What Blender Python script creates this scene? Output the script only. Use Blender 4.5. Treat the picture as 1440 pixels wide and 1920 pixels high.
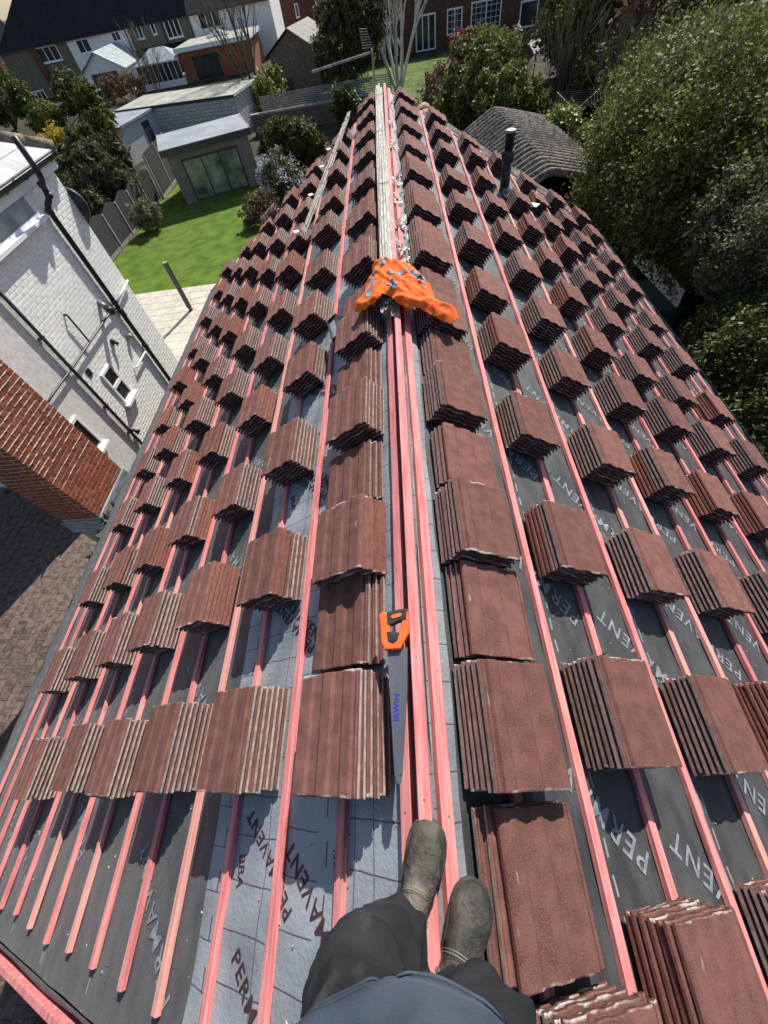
import bpy, bmesh, math, random
import numpy as np
from mathutils import Vector, Matrix
R_ = math.radians
SC = bpy.context.scene
COL = SC.collection
for o in list(bpy.data.objects): bpy.data.objects.remove(o)

# ------------------------------------------------------------------ camera, world, sun, exposure
CW, CH, FPX = 720.0, 960.0, 711.8
def nrm(v): v = np.array(v, float); return v/np.linalg.norm(v)
_Y = nrm((704.2-CW, CH+143.4, -FPX)); _Z = -nrm((823.1-CW, CH-1448.3, -FPX))
_Z = nrm(_Z-_Y*_Y.dot(_Z)); _X = np.cross(_Y, _Z)
CM = np.stack([_X, _Y, _Z]); CP = np.array([0.035, 0.0, 1.617])
cam = bpy.data.cameras.new('camera'); camo = bpy.data.objects.new('camera', cam); COL.objects.link(camo)
cam.sensor_fit = 'VERTICAL'; cam.sensor_height = 24.0; cam.lens = FPX/1920*24; cam.clip_start = 0.02; cam.clip_end = 2000
camo.matrix_world = Matrix(CM.tolist()).to_4x4(); camo.location = CP.tolist(); SC.camera = camo
def ray(px, py): return CM@np.array([px-CW, CH-py, -FPX])
def at(px, py, z): d = ray(px, py); return CP+d*((z-CP[2])/d[2])
def atx(px, py, x): d = ray(px, py); return CP+d*((x-CP[0])/d[0])
def aty(px, py, y): d = ray(px, py); return CP+d*((y-CP[1])/d[1])

SUN = nrm((0.33, 1.0, 0.94)); SEL = math.asin(SUN[2]); SAZ = math.atan2(SUN[0], SUN[1])
w = bpy.data.worlds.new('World'); SC.world = w; w.use_nodes = True
nt = w.node_tree; bg = nt.nodes['Background']; sky = nt.nodes.new('ShaderNodeTexSky')
sky.sky_type = 'NISHITA'; sky.sun_disc = False; sky.sun_elevation = SEL; sky.sun_rotation = SAZ
sky.air_density = 1.0; sky.dust_density = 1.0; sky.ozone_density = 1.0
nt.links.new(sky.outputs[0], bg.inputs[0]); bg.inputs[1].default_value = 0.10
sl = bpy.data.lights.new('sun', 'SUN'); sl.energy = 5.0; sl.angle = R_(0.53); sl.color = (1.0, 0.955, 0.89)
so = bpy.data.objects.new('sun', sl); COL.objects.link(so)
so.rotation_euler = Vector((-SUN).tolist()).to_track_quat('-Z', 'Y').to_euler()
SC.view_settings.view_transform = 'Standard'; SC.view_settings.look = 'None'
SC.view_settings.exposure = 0.47; SC.view_settings.gamma = 1.0; SC.view_settings.use_curve_mapping = False
SC.cycles.max_bounces = 6

G = -7.2            # garden level; the ridge of the roof is z = 0
PITCH = R_(31.2); CPI, SPI = math.cos(PITCH), math.sin(PITCH)
GAUGE = 0.345
S0 = {-1: 0.072, 1: 0.028}
EAVE = {-1: 5.74, 1: 5.36}
YN, YF = -1.06, 10.2
def rp(side, s, y, off=0.0): return (side*(s*CPI+off*SPI), y, -s*SPI+off*CPI)

# ------------------------------------------------------------------ materials
MT = {}
def mat(name, c1, c2=None, scale=8.0, rough=0.8, bump=0.0, bscale=None, spec=0.3, rnd=0.0, detail=5.0, metal=0.0, stretch=None, ramp=(0.35, 0.65), sheen=0.0, trans=0.0):
    m = bpy.data.materials.new(name); m.use_nodes = True; MT[name] = m
    n = m.node_tree; L = n.links; b = n.nodes['Principled BSDF']
    b.inputs['Roughness'].default_value = rough; b.inputs['Specular IOR Level'].default_value = spec; b.inputs['Metallic'].default_value = metal
    if sheen: b.inputs['Sheen Weight'].default_value = sheen
    c2 = c2 or c1
    tc = n.nodes.new('ShaderNodeTexCoord'); co = tc.outputs['Object']
    oi = n.nodes.new('ShaderNodeObjectInfo')
    ad = n.nodes.new('ShaderNodeVectorMath'); ad.operation = 'ADD'
    ml = n.nodes.new('ShaderNodeMath'); ml.operation = 'MULTIPLY'; ml.inputs[1].default_value = 37.0; L.new(oi.outputs['Random'], ml.inputs[0])
    L.new(co, ad.inputs[0]); L.new(ml.outputs[0], ad.inputs[1]); co = ad.outputs[0]
    if stretch:
        mp = n.nodes.new('ShaderNodeMapping'); mp.inputs['Scale'].default_value = stretch; L.new(co, mp.inputs[0]); co = mp.outputs[0]
    tx = n.nodes.new('ShaderNodeTexNoise'); tx.inputs['Scale'].default_value = scale; tx.inputs['Detail'].default_value = detail; L.new(co, tx.inputs[0])
    cr = n.nodes.new('ShaderNodeValToRGB'); cr.color_ramp.elements[0].position = ramp[0]; cr.color_ramp.elements[1].position = ramp[1]
    cr.color_ramp.elements[0].color = (*c1, 1); cr.color_ramp.elements[1].color = (*c2, 1); L.new(tx.outputs['Fac'], cr.inputs[0])
    col = cr.outputs[0]
    if rnd:
        hs = n.nodes.new('ShaderNodeHueSaturation'); mr = n.nodes.new('ShaderNodeMapRange'); mr.inputs[3].default_value = 1-rnd; mr.inputs[4].default_value = 1+rnd
        L.new(oi.outputs['Random'], mr.inputs[0]); L.new(mr.outputs[0], hs.inputs['Value']); L.new(col, hs.inputs['Color']); col = hs.outputs[0]
    L.new(col, b.inputs['Base Color'])
    m['col'] = 1
    if bump:
        t2 = n.nodes.new('ShaderNodeTexNoise'); t2.inputs['Scale'].default_value = bscale or scale*4; t2.inputs['Detail'].default_value = 6; L.new(co, t2.inputs[0])
        bp = n.nodes.new('ShaderNodeBump'); bp.inputs['Strength'].default_value = bump; bp.inputs['Distance'].default_value = 0.01
        L.new(t2.outputs['Fac'], bp.inputs['Height']); L.new(bp.outputs[0], b.inputs['Normal'])
    if trans:
        tr = n.nodes.new('ShaderNodeBsdfTranslucent'); L.new(col, tr.inputs[0]); mx = n.nodes.new('ShaderNodeMixShader'); mx.inputs[0].default_value = trans
        L.new(b.outputs[0], mx.inputs[1]); L.new(tr.outputs[0], mx.inputs[2]); L.new(mx.outputs[0], n.nodes['Material Output'].inputs[0])
    return m
def basecolor_mix(m, fac_socket, colour):
    """lay a flat printed / deposited colour over the material's base colour"""
    n = m.node_tree; b = n.nodes['Principled BSDF']; src = b.inputs['Base Color'].links[0].from_socket
    mx = n.nodes.new('ShaderNodeMix'); mx.data_type = 'RGBA'; mx.inputs[7].default_value = (*colour, 1)
    n.links.new(fac_socket, mx.inputs[0]); n.links.new(src, mx.inputs[6]); n.links.new(mx.outputs[2], b.inputs['Base Color'])
def mnode(n, op, a, b=None, c=None):
    x = n.nodes.new('ShaderNodeMath'); x.operation = op
    for i, v in enumerate((a, b, c)):
        if v is None: continue
        if isinstance(v, (int, float)): x.inputs[i].default_value = v
        else: n.links.new(v, x.inputs[i])
    return x.outputs[0]

mat('tile', (0.122, 0.052, 0.043), (0.205, 0.090, 0.073), 16, 0.9, 0.55, 420, 0.2, 0.2)
mat('tile_raw', (0.22, 0.185, 0.165), (0.39, 0.345, 0.31), 30, 0.95, 0.3, 200, 0.15, 0.2)
mat('tile_red', (0.19, 0.072, 0.05), (0.28, 0.115, 0.085), 60, 0.95, 0.3, 300, 0.15, 0.15)
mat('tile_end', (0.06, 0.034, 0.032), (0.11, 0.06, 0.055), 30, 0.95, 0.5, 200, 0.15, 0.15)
mat('batten', (0.53, 0.145, 0.14), (0.72, 0.275, 0.265), 5, 0.75, 0.25, 60, 0.25, 0.16, stretch=(14, 1, 14))
mat('batten_pale', (0.60, 0.24, 0.205), (0.74, 0.37, 0.32), 5, 0.75, 0.25, 60, 0.25, 0.06, stretch=(14, 1, 14))
mat('underlay_black', (0.030, 0.031, 0.033), (0.062, 0.063, 0.065), 5, 0.55, 0.5, 90, 0.42, 0.0, stretch=(3, 1, 1), sheen=0.1)
mat('underlay_grey', (0.175, 0.188, 0.205), (0.305, 0.322, 0.342), 3.5, 0.42, 0.35, 60, 0.5)
mat('print_light', (0.14, 0.155, 0.17), (0.27, 0.29, 0.315), 25, 0.7)
mat('print_dark', (0.045, 0.02, 0.022), (0.07, 0.03, 0.03), 20, 0.7)
mat('wood_dark', (0.05, 0.035, 0.028), (0.09, 0.065, 0.05), 6, 0.85, 0.2, 40, stretch=(1, 1, 8))
mat('brick', (0.20, 0.052, 0.03), (0.33, 0.10, 0.055), 14, 0.92, 0.7, 90, 0.2, 0.2)
mat('mortar', (0.36, 0.30, 0.215), (0.48, 0.41, 0.31), 22, 0.95, 0.5, 120)
mat('mortar_pale', (0.40, 0.345, 0.25), (0.56, 0.48, 0.36), 16, 0.95, 0.9, 60)
mat('lead', (0.17, 0.20, 0.215), (0.40, 0.44, 0.44), 5, 0.5, 0.2, 20, 0.5, metal=0.25, stretch=(1, 1, 6))
mat('old_tile', (0.075, 0.054, 0.046), (0.16, 0.12, 0.10), 12, 0.95, 0.8, 120, 0.15, 0.25)
mat('white_paint', (0.81, 0.79, 0.735), (0.87, 0.85, 0.80), 5, 0.75, 0.5, 45, 0.25)
mat('white_brick', (0.80, 0.78, 0.73), (0.88, 0.86, 0.81), 8, 0.75, 0.4, 60, 0.25, 0.05)
mat('roughcast', (0.60, 0.585, 0.54), (0.74, 0.72, 0.67), 12, 0.9, 1.0, 70, 0.2)
mat('upvc', (0.78, 0.78, 0.78), (0.84, 0.84, 0.84), 5, 0.35, 0, None, 0.4)
mat('black_plastic', (0.012, 0.013, 0.015), (0.022, 0.023, 0.026), 8, 0.38, 0.05, 60, 0.45)
mat('grey_metal', (0.16, 0.165, 0.17), (0.26, 0.265, 0.27), 12, 0.4, 0.05, 60, 0.5, metal=0.4)
mat('galv', (0.20, 0.19, 0.165), (0.42, 0.395, 0.345), 9, 0.55, 0.1, 60, 0.4, metal=0.2)
mat('glass', (0.02, 0.025, 0.03), (0.035, 0.042, 0.048), 2, 0.06, 0, None, 0.6)
mat('glass_green_reflection', (0.06, 0.08, 0.062), (0.25, 0.29, 0.21), 1.2, 0.08, 0, None, 0.6)  # pale green reflection put into the pane colour as noise patches
mat('obscure_glass', (0.19, 0.24, 0.24), (0.42, 0.47, 0.45), 2.2, 0.25, 0.2, 30, 0.5)
mat('pale_slab', (0.44, 0.435, 0.42), (0.56, 0.55, 0.53), 3, 0.85, 0.2, 40, 0.2, 0.04)
mat('moss_ridge', (0.13, 0.10, 0.07), (0.28, 0.22, 0.15), 14, 0.95, 0.9, 40)
mat('turf', (0.062, 0.115, 0.014), (0.115, 0.185, 0.026), 1.6, 0.95, 1.0, 260, 0.1, detail=9)
mat('rough_grass', (0.05, 0.085, 0.018), (0.13, 0.17, 0.04), 1.2, 0.95, 1.0, 40, 0.1, detail=8)
mat('soil', (0.035, 0.03, 0.02), (0.075, 0.07, 0.045), 0.6, 0.95, 0.8, 6, 0.1, detail=8)
mat('paving', (0.44, 0.395, 0.315), (0.56, 0.51, 0.42), 3, 0.8, 0.15, 30, 0.25, 0.05)
mat('grout', (0.22, 0.19, 0.15))
mat('fence', (0.055, 0.052, 0.05), (0.105, 0.10, 0.095), 5, 0.9, 0.3, 40, 0.15, 0.12, stretch=(10, 10, 1))
mat('fence_brown', (0.06, 0.032, 0.02), (0.115, 0.065, 0.042), 5, 0.9, 0.3, 40, 0.15, 0.12, stretch=(10, 10, 1))
mat('concrete', (0.24, 0.225, 0.195), (0.38, 0.36, 0.315), 6, 0.9, 0.4, 60, 0.2)
mat('block', (0.42, 0.415, 0.40), (0.58, 0.575, 0.55), 9, 0.95, 0.5, 80, 0.2, 0.12)
mat('flat_roof', (0.27, 0.275, 0.225), (0.40, 0.395, 0.33), 0.8, 0.9, 0.2, 20, 0.2)
mat('flat_roof_pale', (0.20, 0.215, 0.225), (0.30, 0.315, 0.325), 0.9, 0.6, 0.15, 20, 0.35)
mat('garden_wall_render', (0.16, 0.145, 0.12), (0.21, 0.19, 0.16), 4, 0.85, 0.2, 60)
mat('anthracite', (0.028, 0.032, 0.038), (0.04, 0.045, 0.05), 5, 0.45, 0, None, 0.4)
mat('slate', (0.016, 0.016, 0.018), (0.034, 0.033, 0.034), 3, 0.9, 0.6, 8, 0.1, stretch=(1, 4, 4))
mat('pebbledash', (0.13, 0.112, 0.082), (0.20, 0.175, 0.13), 6, 0.95, 0.7, 30, 0.15)
mat('house_brick', (0.085, 0.042, 0.03), (0.16, 0.075, 0.052), 5, 0.95, 0.4, 12, 0.15)
mat('wall_brick', (0.12, 0.085, 0.065), (0.22, 0.16, 0.125), 5, 0.95, 0.4, 30, 0.15, 0.2)
mat('red_brick', (0.24, 0.085, 0.05), (0.33, 0.13, 0.08), 6, 0.95, 0.4, 12, 0.15)
mat('corrugated', (0.085, 0.068, 0.056), (0.30, 0.265, 0.225), 7, 0.95, 0.7, 50, 0.15)
mat('bark', (0.05, 0.042, 0.034), (0.12, 0.10, 0.08), 9, 0.95, 0.6, 40, 0.15, stretch=(1, 1, 0.3))
mat('birch_bark', (0.34, 0.325, 0.30), (0.62, 0.60, 0.56), 6, 0.85, 0.3, 40, 0.2, stretch=(1, 1, 3))
mat('twig', (0.10, 0.08, 0.055), (0.19, 0.155, 0.11), 9, 0.9)
def leafmat(name, c1, c2, rough=0.5, trans=0.22, spec=0.18, scale=2.5): return mat(name, c1, c2, scale, rough, 0, None, spec, 0, 6, trans=trans)
leafmat('leaf_privet', (0.052, 0.070, 0.016), (0.20, 0.205, 0.048), 0.6, 0.28)
leafmat('leaf_dark', (0.045, 0.062, 0.017), (0.14, 0.155, 0.045), 0.5)
leafmat('leaf_grey', (0.11, 0.12, 0.045), (0.28, 0.275, 0.14), 0.6, 0.2, 0.15)
leafmat('leaf_laurel', (0.05, 0.08, 0.018), (0.25, 0.26, 0.07), 0.6, 0.2, 0.1)
leafmat('leaf_yew', (0.05, 0.058, 0.012), (0.13, 0.125, 0.026), 0.65)
leafmat('leaf_conifer', (0.05, 0.06, 0.024), (0.14, 0.14, 0.06), 0.7)
leafmat('leaf_brown', (0.10, 0.06, 0.035), (0.21, 0.13, 0.075), 0.75)
leafmat('leaf_red', (0.17, 0.03, 0.018), (0.32, 0.085, 0.05), 0.5)
leafmat('leaf_yellow', (0.35, 0.24, 0.02), (0.50, 0.38, 0.05), 0.6)
leafmat('blossom', (0.34, 0.33, 0.36), (0.62, 0.61, 0.64), 0.7)
leafmat('leaf_fresh', (0.10, 0.14, 0.02), (0.25, 0.28, 0.06), 0.5)
mat('orange_cloth', (0.80, 0.115, 0.012), (0.92, 0.17, 0.025), 14, 0.8, 0.2, 400, 0.2)
mat('reflective', (0.17, 0.17, 0.195), (0.25, 0.25, 0.275), 30, 0.6, 0.2, 300, 0.3)
mat('steel', (0.10, 0.10, 0.115), (0.24, 0.24, 0.26), 5, 0.38, 0.1, 40, 0.5, metal=0.75, stretch=(1, 0.15, 1))
mat('orange_plastic', (0.80, 0.10, 0.015), (0.88, 0.13, 0.02), 20, 0.4, 0.1, 100, 0.45)
mat('rubber', (0.015, 0.015, 0.015), (0.03, 0.03, 0.03), 30, 0.7, 0.2, 200, 0.3)
mat('blue_print', (0.02, 0.02, 0.45))
mat('boot_leather', (0.028, 0.026, 0.023), (0.12, 0.108, 0.09), 13, 0.72, 0.5, 90, 0.3, detail=9, ramp=(0.38, 0.75))
mat('boot_sole', (0.03, 0.028, 0.026), (0.07, 0.065, 0.058), 20, 0.85, 0.3, 90)
mat('stitch', (0.36, 0.31, 0.22))
mat('trouser', (0.012, 0.0135, 0.0155), (0.026, 0.028, 0.031), 7, 0.9, 0.3, 700, 0.2)
mat('shirt', (0.036, 0.050, 0.070), (0.068, 0.084, 0.106), 9, 0.95, 0.3, 600, 0.1, stretch=(1, 1, 0.4))
mat('skin', (0.45, 0.26, 0.18))
mat('car_red', (0.40, 0.02, 0.02), None, 5, 0.25, 0, None, 0.5)
mat('tank_green', (0.02, 0.045, 0.04), (0.035, 0.065, 0.055), 5, 0.5)
mat('polycarb', (0.30, 0.34, 0.35), (0.46, 0.50, 0.50), 2, 0.3, 0, None, 0.5)
mat('blue_tub', (0.03, 0.07, 0.22))
mat('green_net', (0.03, 0.10, 0.06), (0.06, 0.16, 0.10), 9, 0.8)

# white lime marks at the two ends of a roof tile and fine grit, in the tile's own coordinates
def tile_marks(m):
    n = m.node_tree; L = n.links; tc = n.nodes.new('ShaderNodeTexCoord'); sx = n.nodes.new('ShaderNodeSeparateXYZ'); L.new(tc.outputs['Object'], sx.inputs[0])
    oi = n.nodes.new('ShaderNodeObjectInfo')
    ya = mnode(n, 'ABSOLUTE', sx.outputs[1]); e = n.nodes.new('ShaderNodeMapRange'); L.new(ya, e.inputs[0]); e.inputs[1].default_value = 0.165; e.inputs[2].default_value = 0.206
    nz = n.nodes.new('ShaderNodeTexNoise'); nz.inputs['Scale'].default_value = 12; nz.inputs['Detail'].default_value = 4; nz.noise_dimensions = '4D'
    L.new(tc.outputs['Object'], nz.inputs['Vector']); L.new(mnode(n, 'MULTIPLY', oi.outputs['Random'], 50.0), nz.inputs['W'])
    v = mnode(n, 'MULTIPLY', e.outputs[0], nz.outputs['Fac']); r = n.nodes.new('ShaderNodeMapRange'); L.new(v, r.inputs[0]); r.inputs[1].default_value = 0.49; r.inputs[2].default_value = 0.60; r.inputs[4].default_value = 0.85
    n2 = n.nodes.new('ShaderNodeTexNoise'); n2.inputs['Scale'].default_value = 26; n2.noise_dimensions = '4D'; n2.inputs['Detail'].default_value = 3
    mp = n.nodes.new('ShaderNodeMapping'); mp.inputs['Scale'].default_value = (1, 0.28, 1); L.new(tc.outputs['Object'], mp.inputs[0]); L.new(mp.outputs[0], n2.inputs['Vector'])
    L.new(mnode(n, 'MULTIPLY_ADD', oi.outputs['Random'], 50.0, 9.0), n2.inputs['W'])
    r2 = n.nodes.new('ShaderNodeMapRange'); L.new(n2.outputs['Fac'], r2.inputs[0]); r2.inputs[1].default_value = 0.715; r2.inputs[2].default_value = 0.77; r2.inputs[4].default_value = 0.6
    basecolor_mix(m, mnode(n, 'MAXIMUM', r.outputs[0], r2.outputs[0]), (0.58, 0.52, 0.48))
    n3 = n.nodes.new('ShaderNodeTexNoise'); n3.inputs['Scale'].default_value = 240; n3.inputs['Detail'].default_value = 2; L.new(tc.outputs['Object'], n3.inputs['Vector'])
    r3 = n.nodes.new('ShaderNodeMapRange'); L.new(n3.outputs['Fac'], r3.inputs[0]); r3.inputs[1].default_value = 0.42; r3.inputs[2].default_value = 0.68; r3.inputs[4].default_value = 0.55
    basecolor_mix(m, r3.outputs[0], (0.29, 0.15, 0.12))
tile_marks(MT['tile'])
def blotch(name, colour, scale, lo, hi, amt, stretch=(1, 1, 1), seed=0.0, detail=6.0):
    m = MT[name]; n = m.node_tree; tc = n.nodes.new('ShaderNodeTexCoord'); oi = n.nodes.new('ShaderNodeObjectInfo'); mp = n.nodes.new('ShaderNodeMapping'); mp.inputs['Scale'].default_value = stretch; n.links.new(tc.outputs['Object'], mp.inputs[0])
    nz = n.nodes.new('ShaderNodeTexNoise'); nz.noise_dimensions = '4D'; nz.inputs['Scale'].default_value = scale; nz.inputs['Detail'].default_value = detail; n.links.new(mp.outputs[0], nz.inputs['Vector']); n.links.new(mnode(n, 'MULTIPLY_ADD', oi.outputs['Random'], 40.0, seed), nz.inputs['W'])
    r = n.nodes.new('ShaderNodeMapRange'); n.links.new(nz.outputs['Fac'], r.inputs[0]); r.inputs[1].default_value = lo; r.inputs[2].default_value = hi; r.inputs[4].default_value = amt; basecolor_mix(m, r.outputs[0], colour)
for b_ in ('batten', 'batten_pale'):
    blotch(b_, (0.34, 0.075, 0.06), 5.0, 0.66, 0.74, 0.75, (3, 1.2, 3), 1.0, 3)          # knots
    blotch(b_, (0.74, 0.42, 0.35), 3.0, 0.50, 0.75, 0.55, (9, 0.5, 9), 2.0)               # faded dye
    blotch(b_, (0.10, 0.06, 0.05), 9.0, 0.70, 0.78, 0.6, (2, 1, 2), 3.0)                  # dirt
blotch('trouser', (0.16, 0.155, 0.14), 6.0, 0.60, 0.80, 0.55, (1.5, 1.5, 0.5), 4.0, 9)
blotch('shirt', (0.17, 0.18, 0.18), 7.0, 0.62, 0.85, 0.5, (1, 1, 1), 5.0, 9)
blotch('boot_leather', (0.24, 0.21, 0.165), 9.0, 0.55, 0.74, 0.8, (1, 1, 1), 6.0, 10)
blotch('turf', (0.16, 0.19, 0.045), 0.5, 0.52, 0.75, 0.45, (1, 1, 1), 7.0)
blotch('white_brick', (0.50, 0.48, 0.42), 1.6, 0.60, 0.82, 0.35, (1, 1, 1), 8.0, 8)
blotch('roughcast', (0.42, 0.40, 0.35), 1.2, 0.55, 0.8, 0.45, (1, 1, 0.3), 9.0, 8)
blotch('old_tile', (0.26, 0.23, 0.20), 55.0, 0.60, 0.68, 0.7, (1, 1, 1), 10.0, 2)
blotch('corrugated', (0.06, 0.055, 0.045), 2.2, 0.50, 0.72, 0.7, (1, 1, 1), 11.0, 9)
blotch('steel', (0.32, 0.30, 0.27), 30.0, 0.62, 0.70, 0.6, (1, 1, 1), 12.0, 4)
# printed guide lines on the roofing membrane; mesh is built so that the UV holds (distance from ridge, y)
def stripe(n, v, pos, half): return mnode(n, 'COMPARE', v, pos, half)
def uvsplit(n):
    u = n.nodes.new('ShaderNodeUVMap'); u.uv_map = 'roof'; s = n.nodes.new('ShaderNodeSeparateXYZ'); n.links.new(u.outputs[0], s.inputs[0]); return s.outputs[0], s.outputs[1]
def black_print():
    m = MT['underlay_black']; n = m.node_tree; s, y = uvsplit(n)
    sm = mnode(n, 'MODULO', s, 1.37)
    a = mnode(n, 'MAXIMUM', stripe(n, sm, 0.10, 0.0045), stripe(n, sm, 0.128, 0.0045))
    dash = mnode(n, 'LESS_THAN', mnode(n, 'MODULO', mnode(n, 'ADD', y, 20), 0.13), 0.075)
    b = mnode(n, 'MULTIPLY', stripe(n, sm, 0.80, 0.005), mnode(n, 'LESS_THAN', mnode(n, 'MODULO', mnode(n, 'ADD', y, 20.03), 0.11), 0.06))
    f = mnode(n, 'MULTIPLY', mnode(n, 'MAXIMUM', mnode(n, 'MULTIPLY', a, dash), b), 0.8)
    basecolor_mix(m, f, (0.30, 0.32, 0.34))
    # dust and scuffs
    tc = n.nodes.new('ShaderNodeTexCoord'); nz = n.nodes.new('ShaderNodeTexNoise'); nz.inputs['Scale'].default_value = 3.2; nz.inputs['Detail'].default_value = 9; nz.inputs['Roughness'].default_value = 0.7
    n.links.new(tc.outputs['Object'], nz.inputs[0]); r = n.nodes.new('ShaderNodeMapRange'); n.links.new(nz.outputs['Fac'], r.inputs[0])
    r.inputs[1].default_value = 0.52; r.inputs[2].default_value = 0.85; r.inputs[4].default_value = 0.55; basecolor_mix(m, r.outputs[0], (0.13, 0.125, 0.115))
    b_ = n.nodes['Principled BSDF']; b_.inputs['Roughness'].default_value = 0.5
def grey_print():
    m = MT['underlay_grey']; n = m.node_tree; s, y = uvsplit(n)
    nz = n.nodes.new('ShaderNodeTexNoise'); nz.inputs['Scale'].default_value = 5.0
    tc = n.nodes.new('ShaderNodeTexCoord'); n.links.new(tc.outputs['Object'], nz.inputs[0])
    wob = mnode(n, 'MULTIPLY', mnode(n, 'SUBTRACT', nz.outputs['Fac'], 0.5), 0.03)
    yy = mnode(n, 'ADD', mnode(n, 'ADD', y, wob), mnode(n, 'MULTIPLY', mnode(n, 'FLOOR', mnode(n, 'MULTIPLY', s, 2.6)), 0.05))
    cross = mnode(n, 'LESS_THAN', mnode(n, 'MODULO', mnode(n, 'ADD', yy, 20), 0.15), 0.005)
    ss = mnode(n, 'ADD', s, mnode(n, 'MULTIPLY', wob, 0.5))
    gap = mnode(n, 'GREATER_THAN', mnode(n, 'ABSOLUTE', mnode(n, 'SUBTRACT', s, 0.50)), 0.05)
    lon = stripe(n, ss, 0.27, 0.0022)
    for p in (0.36, 0.74, 0.86, 1.13): lon = mnode(n, 'MAXIMUM', lon, stripe(n, ss, p, 0.0022))
    dash = mnode(n, 'LESS_THAN', mnode(n, 'MODULO', mnode(n, 'ADD', y, 20), 0.15), 0.075)
    thick = mnode(n, 'MULTIPLY', mnode(n, 'MAXIMUM', stripe(n, s, 0.505, 0.0045), stripe(n, s, 1.175, 0.0045)), dash)
    f = mnode(n, 'MULTIPLY', mnode(n, 'MAXIMUM', mnode(n, 'MAXIMUM', mnode(n, 'MULTIPLY', cross, gap), lon), thick), 0.85)
    basecolor_mix(m, f, (0.05, 0.03, 0.035))
black_print(); grey_print()

# ------------------------------------------------------------------ mesh builder and object helpers
class MB:
    def __init__(s): s.v = []; s.f = []; s.m = []; s.uv = None
    def add(s, verts, faces, mi=0):
        b = len(s.v); s.v += [tuple(map(float, p)) for p in verts]; s.f += [tuple(i+b for i in f) for f in faces]; s.m += [mi]*len(faces); return s
    def hexa(s, p, mi=0):   # 8 points: bottom 4 ccw, top 4 ccw
        return s.add(p, [(3, 2, 1, 0), (4, 5, 6, 7), (0, 1, 5, 4), (1, 2, 6, 5), (2, 3, 7, 6), (3, 0, 4, 7)], mi)
    def box(s, c, d, mi=0, rz=0.0, mx=None):
        x, y, z = d[0]/2, d[1]/2, d[2]/2; P = [(-x, -y, -z), (x, -y, -z), (x, y, -z), (-x, y, -z), (-x, -y, z), (x, -y, z), (x, y, z), (-x, y, z)]
        q = mx or Matrix.Rotation(rz, 3, 'Z'); c = Vector(c); return s.hexa([tuple(c+q@Vector(p)) for p in P], mi)
    def b2(s, a, b, mi=0): return s.box([(a[i]+b[i])/2 for i in range(3)], [abs(b[i]-a[i]) for i in range(3)], mi)
    def obox(s, o, u, v, n, u0, u1, v0, v1, n0, n1, mi=0):
        o, u, v, n = Vector(o), Vector(u), Vector(v), Vector(n)
        P = [o+u*a+v*b+n*c for c in (n0, n1) for a, b in ((u0, v0), (u1, v0), (u1, v1), (u0, v1))]
        if u.cross(v).dot(n) < 0: P = [P[i] for i in (3, 2, 1, 0, 7, 6, 5, 4)]
        return s.hexa([tuple(p) for p in P], mi)
    def tube(s, pts, r, n=8, mi=0, cap=True, sq=1.0):
        pts = [Vector(p) for p in pts]; rs = r if isinstance(r, (list, tuple)) else [r]*len(pts); rings = []
        A = None
        for i, p in enumerate(pts):
            t = (pts[min(i+1, len(pts)-1)]-pts[max(i-1, 0)]); t = t.normalized() if t.length > 1e-9 else Vector((0, 0, 1))
            if A is None: A = t.cross(Vector((0, 0, 1))); A = t.cross(Vector((1, 0, 0))) if A.length < 0.05 else A
            else: A = A-t*A.dot(t)
            A.normalize(); b = t.cross(A)
            k_ = 1.0
            if 0 < i < len(pts)-1:
                c_ = (pts[i]-pts[i-1]).normalized().dot((pts[i+1]-pts[i]).normalized()); k_ = min(1.35, 1/math.sqrt(max(0.25, (1+c_)/2)))
            rings.append([tuple(p+A*math.cos(2*math.pi*k/n)*rs[i]*k_+b*math.sin(2*math.pi*k/n)*rs[i]*sq*k_) for k in range(n)])
        return s.loft(rings, mi, cap)
    def loft(s, rings, mi=0, cap=True):
        n = len(rings[0]); V = [p for r in rings for p in r]; F = []
        for i in range(len(rings)-1):
            for k in range(n): F.append((i*n+k, i*n+(k+1) % n, (i+1)*n+(k+1) % n, (i+1)*n+k))
        if cap: F.append(tuple(range(n))[::-1]); F.append(tuple((len(rings)-1)*n+k for k in range(n)))
        return s.add(V, F, mi)
    def quad(s, *p, mi=0): return s.add(p, [tuple(range(len(p)))], mi)
    def prism(s, poly, d, mi=0):
        d = Vector(d); n = len(poly); P = [tuple(p) for p in poly]+[tuple(Vector(p)+d) for p in poly]
        return s.add(P, [tuple(range(n))[::-1], tuple(range(n, 2*n))]+[(i, (i+1) % n, n+(i+1) % n, n+i) for i in range(n)], mi)
    def mesh(s, name, mats, smooth=False):
        me = bpy.data.meshes.new(name); me.from_pydata(s.v, [], s.f)
        for m in (mats if isinstance(mats, (list, tuple)) else [mats]): me.materials.append(MT[m])
        if any(s.m): me.polygons.foreach_set('material_index', s.m)
        if smooth: me.polygons.foreach_set('use_smooth', [True]*len(s.f))
        me.update()
        bm = bmesh.new(); bm.from_mesh(me); bmesh.ops.recalc_face_normals(bm, faces=bm.faces); bm.to_mesh(me); bm.free()
        return me
def wloc(p):
    v = Vector((0, 0, 0))
    while p is not None: v = v+p.location; p = p.parent
    return v
def obj(name, mb, mats, parent=None, smooth=False, kind=None):
    me = mb.mesh(name, mats, smooth) if isinstance(mb, MB) else mb
    o = bpy.data.objects.new(name, me); COL.objects.link(o)
    if parent is not None: o.parent = parent; o.location = -wloc(parent)
    if kind: o['kind'] = kind
    return o
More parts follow.
